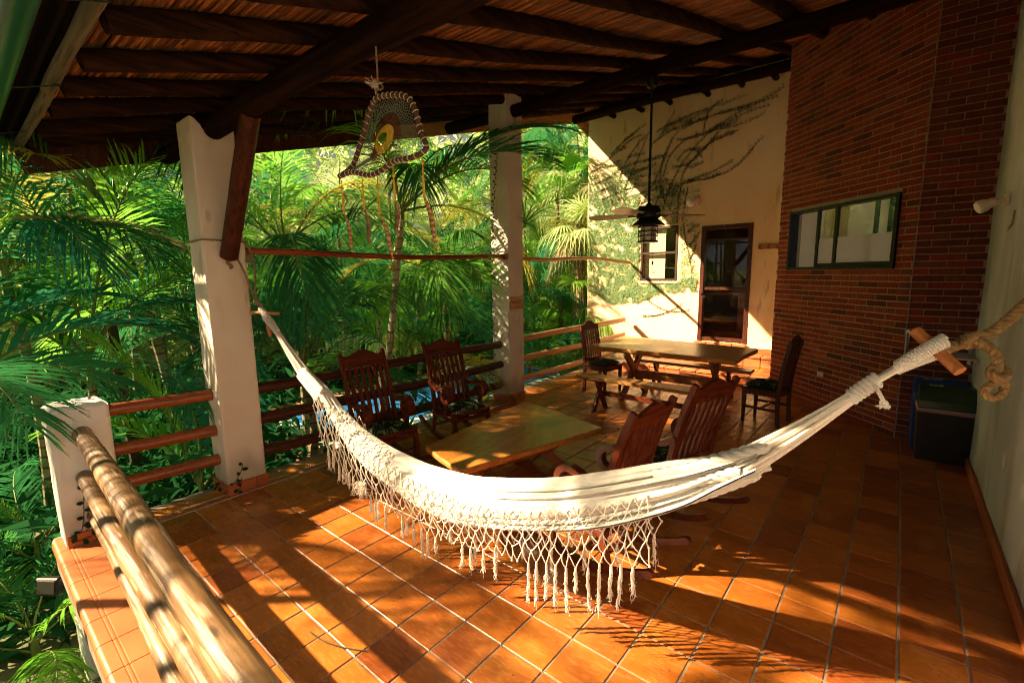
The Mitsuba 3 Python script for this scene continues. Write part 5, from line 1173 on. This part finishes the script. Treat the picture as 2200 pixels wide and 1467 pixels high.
palm((-9.6, 2.6, GZ), (-9.5, 2.6, 1.5), 'sunlit yellow green palm behind the black trunk', 8, 1.1, 8, ['m_leaf_bright', 'm_leaf_bright', 'm_leaf_deep'])
palm((-6.9, 2.6, GZ), (-6.8, 2.5, .6), 'bushy palm hidden behind the near pillar', 8, .95, 9, ['m_leaf_deep', 'm_leaf_blue', 'm_leaf_deep'])
put_frond('areca_palm_006', (-7.0, .30, 2.75), 78, 'low', 0, 1.0, 'm_leaf_dry', 0, 0)
# between the pillars
k = palm((-6.15, 3.95, GZ), (-6.0, 4.60, 3.02), 'leaning palm with a bright yellow stem between the pillars, one leaf before the second', 0, 1.0, 10, trunk='m_trunk_pale', r=.05)
part(k, 'yellow_stem', tube(spline([(-6.03, 4.42, 2.22), (-6.01, 4.53, 2.62), (-6.0, 4.60, 3.04)], 8), [.062, .064, .062, .058, .054, .05, .045, .04], 12), 'm_trunk_yellow')
for az, kd, v_, s, m_, ro_, ti in ((62, 'hero', 0, 1.35, 'm_leaf_deep', 12, 0), (48, 'mid', 0, 1.20, 'm_leaf_deep', -8, -12), (100, 'hero', 1, 1.15, 'm_leaf_deep', 0, 4), (150, 'mid', 0, 1.1, 'm_leaf_bright', 10, 0), (210, 'up', 0, 1.0, 'm_leaf_bright', 0, 0), (-70, 'mid', 1, 1.1, 'm_leaf_bright', 0, 0), (80, 'out', 0, 1.2, 'm_leaf_mix', 20, 10), (70, 'low', 1, 1.15, 'm_leaf_yellow', 5, 0), (-30, 'out', 1, .9, 'm_leaf_deep', 0, 0)):
    put_frond(k, (-6.0, 4.60, 3.12), az, kd, v_, s, m_, ro_, ti)
palm((-7.6, 3.6, GZ), (-7.45, 3.45, 2.25), 'palm with drooping yellow flower stalks just right of the near pillar', 9, 1.05, 12, ['m_leaf_deep', 'm_leaf_bright', 'm_leaf_yellow'])
palm((-6.7, 3.1, GZ), (-6.6, 3.2, .55), 'low palm whose grey leaf arches behind the left rocking chair', 9, 1.0, 13, ['m_leaf_deep', 'm_leaf_pale', 'm_leaf_deep', 'm_leaf_blue'])
palm((-6.6, 4.9, GZ), (-6.5, 4.8, .3), 'low palm with yellowing fan of leaflets above the rocking chair backs', 8, .9, 14, ['m_leaf_yellow', 'm_leaf_deep', 'm_leaf_mix'])
palm((-11.2, 6.4, GZ), (-11.1, 6.5, 3.2), 'tall sunlit palm in the middle of the garden', 9, 1.2, 15, ['m_leaf_bright', 'm_leaf_pale', 'm_leaf_bright'])
palm((-10.9, 8.6, GZ), (-10.8, 8.8, 1.8), 'broad pale palm beyond the pool', 9, 1.2, 16, ['m_leaf_bright', 'm_leaf_pale', 'm_leaf_mix'])
palm((-8.2, 5.6, GZ), (-8.2, 5.6, 1.3), 'mid height palm overhanging the pool', 10, 1.0, 17, ['m_leaf_deep', 'm_leaf_bright', 'm_leaf_mix'])
palm((-6.7, 6.0, GZ), (-6.6, 6.0, 1.7), 'palm just left of the second pillar with golden hanging leaves', 10, 1.05, 18, ['m_leaf_mix', 'm_leaf_yellow', 'm_leaf_deep'], kinds=('mid', 'out', 'low', 'out', 'mid'))
# right of the second pillar
palm((-8.4, 11.0, GZ), (-8.3, 11.0, .9), 'dark low palm right of the second pillar', 11, 1.15, 19, ['m_leaf_deep', 'm_leaf_blue', 'm_leaf_deep'])
palm((-7.4, 11.8, GZ), (-7.3, 11.9, .3), 'small dark palm below the fan palm', 9, 1.0, 20, ['m_leaf_deep', 'm_leaf_blue'])
palm((-9.8, 12.4, GZ), (-9.7, 12.4, 3.6), 'pale yellow palm high right of the second pillar', 12, 1.35, 21, ['m_leaf_pale', 'm_leaf_yellow', 'm_leaf_bright'])
palm((-8.2, 13.6, GZ), (-8.1, 13.6, 4.6), 'tall yellowing palm against the gable', 12, 1.4, 22, ['m_leaf_yellow', 'm_leaf_pale', 'm_leaf_bright'])
# the trees that shade the terrace from the near side
for i_, (x, y, h_, s, nf_) in enumerate([(-8.7, -1.35, 3.9, 1.0, 7), (-6.6, -1.8, 3.5, .75, 3), (-7.3, -3.4, 5.8, 1.15, 6), (-5.1, -2.8, 4.6, .9, 4)]):
    palm((x, y, GZ), (x + .1, y + .1, h_ - .6), f"garden palm outside the view by the near corner, {['the broad one', 'the sparse one', 'the tallest', 'the closest'][i_]}", nf_, s, 40 + i_)
# far palms
spots = []
for i_ in range(30):
    a = 4 + i_ * 2.80
    d_ = [14, 18, 12.6, 16, 21][i_ % 5]
    ang = math.radians(90 + a)
    x, y = d_ * math.cos(ang), d_ * math.sin(ang)
    if x > -7.2 and y > 9: x = -7.6 - R.random() * 2
    h_ = [1.8, 6.0, 2.6, 4.4, 6.8][(i_ * 3) % 5] * R.uniform(.9, 1.1); q_ = i_ % 5; az_ = math.degrees(math.atan2(-x, y))
    where = 'at the gable, half behind the vine wall' if az_ < 22 else 'beyond the fan palm' if az_ < 31 else 'right of the second pillar' if az_ < 40.5 else 'just left of the second pillar' if az_ < 49 else 'behind the hanging ornament' if az_ < 58 else 'just right of the near pillar' if az_ < 69 else 'left of the near pillar' if az_ < 78 else 'at the left edge of the view'
    t_ = (-4.8 - x) / .765
    if abs(y - (10.5 - .645 * t_)) < 3.2: h_ = min(h_, max(.8, .66 * (t_ - 2.0) + 1.0 - 2.6 - GZ))
    palm_far((x, y, GZ), h_, f"{(['deep green', 'blue green', 'deep green', 'mottled green', 'dark green'] if az_ > 66 else ['light green', 'pale', 'deep green', 'mottled green', 'sunlit green'])[q_]} {'tall' if h_ > 4.6 else 'low'} far palm {where}", 60 + i_, R.uniform(1.1, 1.5), (['m_leaf_deep', 'm_leaf_blue', 'm_leaf_deep', 'm_leaf_mix', 'm_leaf_under'] if az_ > 66 else ['m_leaf_bright', 'm_leaf_pale', 'm_leaf_deep', 'm_leaf_mix', 'm_leaf_bright'])[q_])

# fan palm by the corner of the vine wall
fp = thing('fan_palm', 'fan palm with a shaggy grey trunk and drooping thready leaves at the vine wall corner', 'palm tree')
fx, fy = -6.82, 11.15
part(fp, 'trunk', log((fx + .05, fy, GZ), (fx - .02, fy, 3.5), .105, 91, 40, 12, .6, .03), 'm_trunk')
def fan_leaf(at, az, el, R_, m_, seed, n=26, droop=.5):
    g = np.random.default_rng(seed); b = MB(); at = np.array(at, float)
    a_ = math.radians(az); e_ = math.radians(el)
    d = np.array([math.cos(a_) * math.cos(e_), math.sin(a_) * math.cos(e_), math.sin(e_)]); s_ = np.array([-math.sin(a_), math.cos(a_), 0]); u_ = np.cross(d, s_) * -1
    hub = at + d * .55; b.add(tube([at, hub], [.012, .007], 5))
    for k in range(n):
        t = math.radians(-125 + 250 * k / (n - 1)); l = R_ * (1 - .25 * abs(t) / 2.2) * g.uniform(.85, 1.1)
        r_ = math.cos(t) * d + math.sin(t) * s_; w = np.cross(r_, u_ + .001) * .5; w /= np.linalg.norm(w)
        c = [hub + r_ * l * q_ + np.array([0, 0, -droop * l * q_ ** 2.4 * g.uniform(.7, 1.3)]) for q_ in (0, .35, .7, 1)]
        ww = (.006, .022, .012, 0)
        b.add([c[0] - w * ww[0], c[0] + w * ww[0], c[1] - w * ww[1], c[1] + w * ww[1], c[2] - w * ww[2], c[2] + w * ww[2], c[3]], [(0, 1, 3), (0, 3, 2), (2, 3, 5), (2, 5, 4), (4, 5, 6)])
    part(fp, 'leaf', b.mesh(), m_, False)
for k in range(17):
    fan_leaf((fx, fy, 3.45 - .06 * (k % 4)), 137.5 * k + 40, [55, 20, -5, -25, -45][k % 5], .95, ['m_leaf_pale', 'm_leaf_yellow', 'm_leaf_pale', 'm_leaf_bright', 'm_leaf_dry'][k % 5], 700 + k, droop=[.35, .6, .8, .9, .9][k % 5])
for k in range(10):
    fan_leaf((fx, fy, 4.6 - .05 * (k % 3)), 137.5 * k + 80, [50, 15, -10, 30][k % 4], .9, ['m_leaf_pale', 'm_leaf_bright', 'm_leaf_dry'][k % 3], 730 + k, droop=.6)
b = MB(); g = np.random.default_rng(17)
for k in range(70):
    z0 = g.uniform(1.2, 3.4); a_ = g.uniform(0, 6.28); l = g.uniform(.5, 1.5); rr = g.uniform(.1, .30)
    b.add(tube(spline([(fx + .08 * math.cos(a_), fy + .08 * math.sin(a_), z0), (fx + rr * math.cos(a_), fy + rr * math.sin(a_), z0 - .35 * l), (fx + (rr + .05) * math.cos(a_ + .3), fy + (rr + .05) * math.sin(a_ + .3), z0 - l)], 7), [.010, .012, .010, .008, .006, .004, .002], 4))
part(fp, 'hanging_dead_leaves', b.mesh(), 'm_leaf_dry', True, kind='stuff')

# ------------------------------------------------------------------ undergrowth and the far thicket
def leaf_cloud(n, fn, size, seed):
    g = np.random.default_rng(seed); c = np.array([fn(g) for _ in range(n)])
    a = g.normal(size=(n, 3)); a[:, 2] *= .6; a /= np.linalg.norm(a, axis=1, keepdims=True)
    b_ = np.cross(a, g.normal(size=(n, 3))); b_ /= np.linalg.norm(b_, axis=1, keepdims=True)
    l = g.uniform(*size, n)[:, None]; w = l * g.uniform(.16, .30, n)[:, None]
    v = np.stack([c - a * l, c + b_ * w, c + a * l - np.array([0, 0, .25]) * l, c - b_ * w], 1).reshape(-1, 3)
    k = np.arange(n)[:, None] * 4
    return trimesh.Trimesh(v, np.vstack([k + [0, 1, 2], k + [0, 2, 3]]), process=False)
def far_pt(g):
    a = math.radians(90 + g.uniform(-14, 96)); d_ = g.uniform(19, 26)
    z = GZ + abs(g.normal(0, 1)) * 5.0
    x, y = d_ * math.cos(a), d_ * math.sin(a)
    if x > -7: x = -7 - g.uniform(0, 5)
    return x, y, min(z, 10 - 3 * g.random())
solo('far_thicket', leaf_cloud(46000, far_pt, (.20, .5), 5), 'm_leaf_pale', 'dense sunlit greenery closing off the garden', None, kind='stuff', smooth=False)
def under_pt(g):
    while True:
        x, y = g.uniform(-14, -5.7), g.uniform(-.5, 15)
        if -9.9 < x < -6.3 and 3.6 < y < 12.5: continue
        if x > -6.3 and y > 5.6: continue
        if -9.6 < x < -5 and y < .75 and g.random() < .45: continue
        return x, y, GZ + abs(g.normal(0, .55))
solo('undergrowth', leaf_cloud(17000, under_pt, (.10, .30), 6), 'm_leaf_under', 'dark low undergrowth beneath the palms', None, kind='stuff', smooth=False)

# shrub, croton, statue by the pool
def shrub(lbl, c, h_, rr, n, m_, seed, size=(.03, .07), name='shrub'):
    k = thing(name, lbl, 'shrub'); g = np.random.default_rng(seed); c = np.array(c, float)
    b = MB(); tips = []
    for q_ in range(26):
        a_ = g.uniform(0, 6.28); e_ = c + np.array([rr * g.uniform(.2, 1) * math.cos(a_), rr * g.uniform(.2, 1) * math.sin(a_), h_ * g.uniform(.5, 1)])
        b.add(tube(spline([c, (c + e_) / 2 + g.normal(0, .05, 3), e_], 8), np.linspace(.010, .003, 8), 4)); tips.append((c, e_))
    part(k, 'stems', b.mesh(), 'm_vinestem')
    def pt(g):
        a_, e_ = tips[int(g.integers(len(tips)))]; t = g.uniform(.35, 1.05); return a_ + (e_ - a_) * t + g.normal(0, .05, 3)
    part(k, 'leaves', leaf_cloud(n, pt, size, seed), m_, False, kind='stuff')
shrub('twiggy reddish shrub with small leaves below the tan railing logs', (-5.9, 9.4, -.9), 1.55, .75, 1500, 'm_leaf_mix', 31)
shrub('leafy green shrub at the foot of the vine wall', (-6.2, 10.2, -1.0), 1.0, .5, 700, 'm_leaf_bright', 32)
cr = thing('croton_plant', 'young plant with big yellow leaves standing behind the far rocking chair', 'plant')
g = np.random.default_rng(9)
st = [((-5.50, 5.70, -.8), (-5.44, 5.70, .82)), ((-5.50, 5.86, -.8), (-5.46, 5.90, .36)), ((-5.5, 5.5, -.8), (-5.52, 5.46, .10))]
part(cr, 'stems', join([tube(spline([a, (np.array(a) + np.array(c)) / 2 + .02, c], 8), .008, 5) for a, c in st]), 'm_stem')
for a, c in st:
    for q_ in range(13):
        a_ = 2.4 * q_; l = g.uniform(.15, .23); o = np.array(c) - np.array([0, 0, .035 * q_])
        d = np.array([math.cos(a_), math.sin(a_), .35 - .06 * q_]); d /= np.linalg.norm(d); s_ = np.cross(d, (0, 0, 1)); s_ /= np.linalg.norm(s_)
        pts_ = [o + d * l * t + np.array([0, 0, -.55 * l * t ** 2]) for t in (0.12, .4, .72, 1.0)]; ww = (.008, .04, .032, 0)
        v = []
        for p_, w_ in zip(pts_, ww): v += [p_ - s_ * w_ + np.array([0, 0, w_ * .3]), p_, p_ + s_ * w_ + np.array([0, 0, w_ * .3])]
        part(cr, 'leaf', trimesh.Trimesh(v, [t for r_ in range(3) for t in ((3 * r_, 3 * r_ + 1, 3 * r_ + 4), (3 * r_, 3 * r_ + 4, 3 * r_ + 3), (3 * r_ + 1, 3 * r_ + 2, 3 * r_ + 5), (3 * r_ + 1, 3 * r_ + 5, 3 * r_ + 4))], process=False), 'm_leaf_croton' if a[1] != 5.4 else 'm_leaf_bright', False)
ur = thing('garden_urn', 'small white carved urn on the pool deck seen through the tan logs', 'urn')
part(ur, 'bowl', lathe([(0, 0), (.13, 0), (.14, .03), (.09, .08), (.10, .14), (.17, .26), (.18, .38), (.15, .46), (.17, .50), (.13, .50), (.11, .44), (0, .40)], 20).apply_translation((-7.35, 11.3, PZ)), 'm_white')
gf = thing('garden_floodlight', 'black square floodlight on the terrace edge below the white post', 'floodlight')
LX, LY, LZ = -5.36, .42, -.41
part(gf, 'housing', move(cbox((-.10, -.04, -.075), (.10, .03, .075), .012), (LX, LY - .16, LZ), rz=38, rx=-12), 'm_black')
part(gf, 'lens', move(cbox((-.075, -.043, -.052), (.075, -.0395, .052), .001), (LX, LY - .16, LZ), rz=38, rx=-12), 'm_lens')
part(gf, 'arm', tube([(LX, LY - .13, LZ), (LX + .02, LY + .03, LZ + .02)], .018, 8), 'm_black')

# ------------------------------------------------------------------ climbing plants
def wallpix(s): return s
cv = thing('climbing_vine', 'dense small leaved vine over the left of the peach wall with runners fanning out', 'vine')
g = np.random.default_rng(23)
def V3(x, z, o=.012): return (x, YW - o, z)
# runners (x, z) on the wall
RUN = [[(-4.0, 3.4), (-4.35, 4.0), (-4.3, 4.7), (-3.9, 5.25), (-3.3, 5.45)], [(-4.3, 3.5), (-4.0, 4.3), (-3.5, 4.9), (-2.9, 5.25), (-2.1, 5.45)], [(-4.3, 4.3), (-3.7, 5.0), (-3.1, 5.05), (-2.3, 5.2)],
       [(-3.9, 4.05), (-3.3, 4.1), (-2.8, 4.25), (-2.5, 4.55), (-2.3, 4.75)], [(-3.8, 4.1), (-3.3, 4.2), (-2.85, 4.38)], [(-3.9, 4.15), (-3.6, 4.6), (-3.2, 4.85), (-2.75, 4.95)], [(-4.1, 4.45), (-3.6, 4.55), (-3.2, 4.95), (-2.95, 5.1)],
       [(-5.4, 4.3), (-5.2, 4.75), (-4.9, 5.1), (-4.6, 5.3)], [(-6.1, 4.75), (-5.6, 4.9), (-5.2, 5.15), (-4.8, 5.25)], [(-5.7, 4.4), (-5.3, 4.6), (-4.7, 4.68), (-4.2, 4.7)], [(-6.2, 4.6), (-5.7, 4.7), (-5.3, 4.6)],
       [(-6.1, 4.3), (-5.4, 4.45), (-4.6, 4.5)], [(-6.0, 4.1), (-5.2, 4.3), (-4.5, 4.35)], [(-5.9, 3.9), (-5.1, 4.1), (-4.5, 4.15)], [(-4.0, 5.0), (-3.5, 5.0), (-3.0, 5.15), (-2.2, 5.3)], [(-3.9, 5.2), (-3.2, 5.35), (-2.6, 5.4), (-2.0, 5.6)],
       [(-4.6, 5.0), (-4.2, 5.2), (-3.7, 5.3)], [(-4.5, 5.25), (-4.0, 5.4), (-3.4, 5.5), (-2.6, 5.6)], [(-3.75, 3.95), (-3.8, 3.6), (-3.85, 3.2)], [(-3.9, 4.0), (-3.95, 3.5), (-3.95, 3.2)], [(-4.05, 4.0), (-4.1, 3.6)], [(-4.3, 4.0), (-4.5, 3.6), (-4.6, 3.3)],
       [(-3.8, 3.2), (-3.72, 2.7), (-3.62, 2.3), (-3.60, 1.7)], [(-3.7, 3.0), (-3.55, 3.15)], [(-3.66, 2.7), (-3.45, 3.0)], [(-3.65, 2.4), (-3.5, 2.75)], [(-5.2, 3.9), (-4.6, 4.0), (-4.0, 4.1)], [(-5.1, 3.7), (-4.5, 3.8), (-4.1, 3.9)], [(-5.3, 4.0), (-5.0, 4.6), (-4.7, 5.2)], [(-4.9, 3.6), (-4.4, 4.4), (-4.15, 5.0)],
       [(-4.6, 1.5), (-4.1, 1.25), (-3.6, 1.3)], [(-4.7, 1.1), (-4.3, 1.15), (-3.75, 1.45)], [(-4.0, 4.55), (-3.75, 4.75), (-3.45, 4.5)], [(-3.45, 5.1), (-3.35, 5.45), (-3.1, 5.62)], [(-4.4, 5.15), (-4.2, 5.45), (-4.1, 5.6)], [(-5.6, 4.95), (-5.1, 5.3), (-4.75, 5.45)]]
sm_ = MB(); lv = []
for rn in RUN:
    p = spline([V3(*q_) for q_ in rn], 30); sm_.add(tube(p, np.linspace(.009, .004, 30), 4))
    L = np.linalg.norm(np.diff(p, axis=0), axis=1).sum()
    for s_ in np.arange(0, L, .075):
        i_ = s_ / L * 29; q_ = p[int(i_)] + (p[min(29, int(i_) + 1)] - p[int(i_)]) * (i_ % 1)
        for sd in (-1, 1): lv.append((q_[0] + g.normal(0, .008), q_[2] + sd * .022 + g.normal(0, .005), g.uniform(.013, .020)))
    if rn[0][0] < -3.85 and rn[0][1] > 3.3:
        for _ in range(1):
            i_ = int(g.integers(3, 26)); d = np.array([g.uniform(.2, .55), 0, g.uniform(-.02, .10)]); q_ = p[i_]
            sm_.add(tube([q_, q_ + d * .5 + [0, 0, -.01], q_ + d], .003, 4))
            for s_ in np.arange(0, np.linalg.norm(d), .062):
                c = q_ + d / np.linalg.norm(d) * s_
                for sd in (-1, 1): lv.append((c[0] + g.normal(0, .008), c[2] + sd * .024, g.uniform(.018, .026)))
part(cv, 'stems', sm_.mesh(), 'm_vinestem')
def dens(x, z):
    if WX0 - .03 < x < WX1 + .05 and WZ0 - .05 < z < WZ1 + .03: return 0
    if x > DX0 - .06: return 0
    e = (4.25 - z) + max(0, -(x + 5.3)) * .5
    a = 1.0 if z < 3.6 else max(0, 1 - (z - 3.6) / 1.2)
    lo = 1.0 if z > 1.15 + .45 * meshkit.noise(np.array([x * 2, 0, 0])) + max(0, x + 4.9) * .35 else .0
    if x > -3.9 and z > 2.0: a *= .25
    if x > -4.9 and z > 3.2: a *= .35
    return a * lo
def leafquads(items):
    n = len(items); it = np.array(items); gg = np.random.default_rng(3)
    th_ = gg.uniform(0, 6.28, n); ti = gg.normal(0, .45, (n, 2)); l = it[:, 2]
    c = np.stack([it[:, 0], YW - gg.uniform(.014, .040, n), it[:, 1]], 1)
    a = np.stack([np.cos(th_), ti[:, 0] - .35, np.sin(th_)], 1); b_ = np.stack([-np.sin(th_), ti[:, 1], np.cos(th_)], 1)
    v = np.stack([c - a * l[:, None], c - a * l[:, None] * .2 + b_ * l[:, None] * .75, c + a * l[:, None], c - a * l[:, None] * .2 - b_ * l[:, None] * .75], 1).reshape(-1, 3)
    k = np.arange(n)[:, None] * 4
    return trimesh.Trimesh(v, np.vstack([k + [0, 1, 2], k + [0, 2, 3]]), process=False)
part(cv, 'runner_leaves', leafquads(lv), 'm_leaf_vine_dark', False, kind='stuff')
dl = []
while len(dl) < 19000:
    x, z = g.uniform(WL + .03, -3.35), g.uniform(-.4, 4.9)
    cl_ = float(meshkit.fbm(np.array([x * 8.5, z * 8.5, 1.0]), 3))
    if g.random() < dens(x, z) * np.clip((cl_ - .31) * 4.5, 0, 1): dl.append((x, z, g.uniform(.012, .020)))
part(cv, 'leaves', leafquads(dl), 'm_leaf_vine', False, kind='stuff')

def creeper(name, lbl, runs, nrm, size, m_='m_leaf_vine_dark'):
    """small climbing plant: stems with paired leaves lying against a face"""
    k = thing(name, lbl, 'creeper'); gg = np.random.default_rng(len(lbl)); sm = MB(); nrm = np.array(nrm, float)
    for rn in runs:
        p = spline(rn, 24); sm.add(tube(p + nrm * .004, .003, 4)); L = np.linalg.norm(np.diff(p, axis=0), axis=1).sum()
        sd = 1
        for s_ in np.arange(.01, L, size * 1.15):
            i_ = s_ / L * 23; q_ = p[int(i_)] + (p[min(23, int(i_) + 1)] - p[int(i_)]) * (i_ % 1)
            t = p[min(23, int(i_) + 1)] - p[max(0, int(i_) - 1)]; t /= np.linalg.norm(t); s2 = np.cross(nrm, t) * sd; sd = -sd
            d = s2 * .9 + t * .35 + nrm * gg.uniform(.1, .5); d /= np.linalg.norm(d); w = np.cross(d, nrm); w /= np.linalg.norm(w)
            o = q_ + nrm * .008; l = size * gg.uniform(.8, 1.2)
            v = [o, o + d * l * .35 + w * l * .32, o + d * l * .75 + w * l * .25, o + d * l, o + d * l * .75 - w * l * .25, o + d * l * .35 - w * l * .32]
            part(k, 'leaf', trimesh.Trimesh(v, [(0, 1, 5), (1, 2, 4), (1, 4, 5), (2, 3, 4)], process=False), m_, False)
    part(k, 'stems', sm.mesh(), 'm_vinestem')
px_ = ST[1] + .006
creeper('wall_creeper', 'dark creeper climbing the face of the white corner post', [[(px_, .40, .06), (px_, .50, .10), (px_, .585, .16), (px_, .70, .15)], [(px_, .46, .08), (px_, .50, .25), (px_, .52, .42), (px_, .55, .53)], [(px_ + .02, .40, .04), (px_ + .02, .52, .05), (px_ + .02, .62, .06)]], (1, 0, 0), .055)
creeper('wall_creeper', 'dark creeper at the foot of the near pillar', [[(P1[1] - .05, P1[2] - .03, .02), (P1[1] + .008, P1[2] + .01, .08), (P1[1] + .008, P1[2] + .09, .16), (P1[1] + .008, P1[2] + .14, .30)], [(P1[1] - .25, P1[2] - .03, .02), (P1[1] - .05, P1[2] - .03, .06), (P1[1] + .008, P1[2] + .03, .02), (P1[1] + .008, P1[2] + .12, .14)]], (1, 0, 0), .050)
creeper('wall_creeper', 'thin creeper running up the left edge of the second pillar', [[(P2[0] + .03, P2[2] - .012, .1), (P2[0] + .05, P2[2] - .012, .9), (P2[0] + .02, P2[2] - .012, 1.8), (P2[0] + .04, P2[2] - .012, 2.6), (P2[0] + .10, P2[2] - .012, 3.3), (P2[0] + .2, P2[2] - .012, 4.1)]], (0, -1, 0), .045)

# two far palms alike in the same gap are told apart by their place in it
_by = {}
for k_, d_ in labels.items():
    if d_.get('group') == 'far palms behind the pool': _by.setdefault(d_['label'], []).append(k_)
for l_, ks in _by.items():
    if len(ks) > 1:
        for k_, w_ in zip(ks, ['right hand one', 'left hand one'] if len(ks) == 2 else ['right hand one', 'middle one', 'left hand one', 'leftmost']): labels[k_]['label'] = l_ + ', the ' + w_
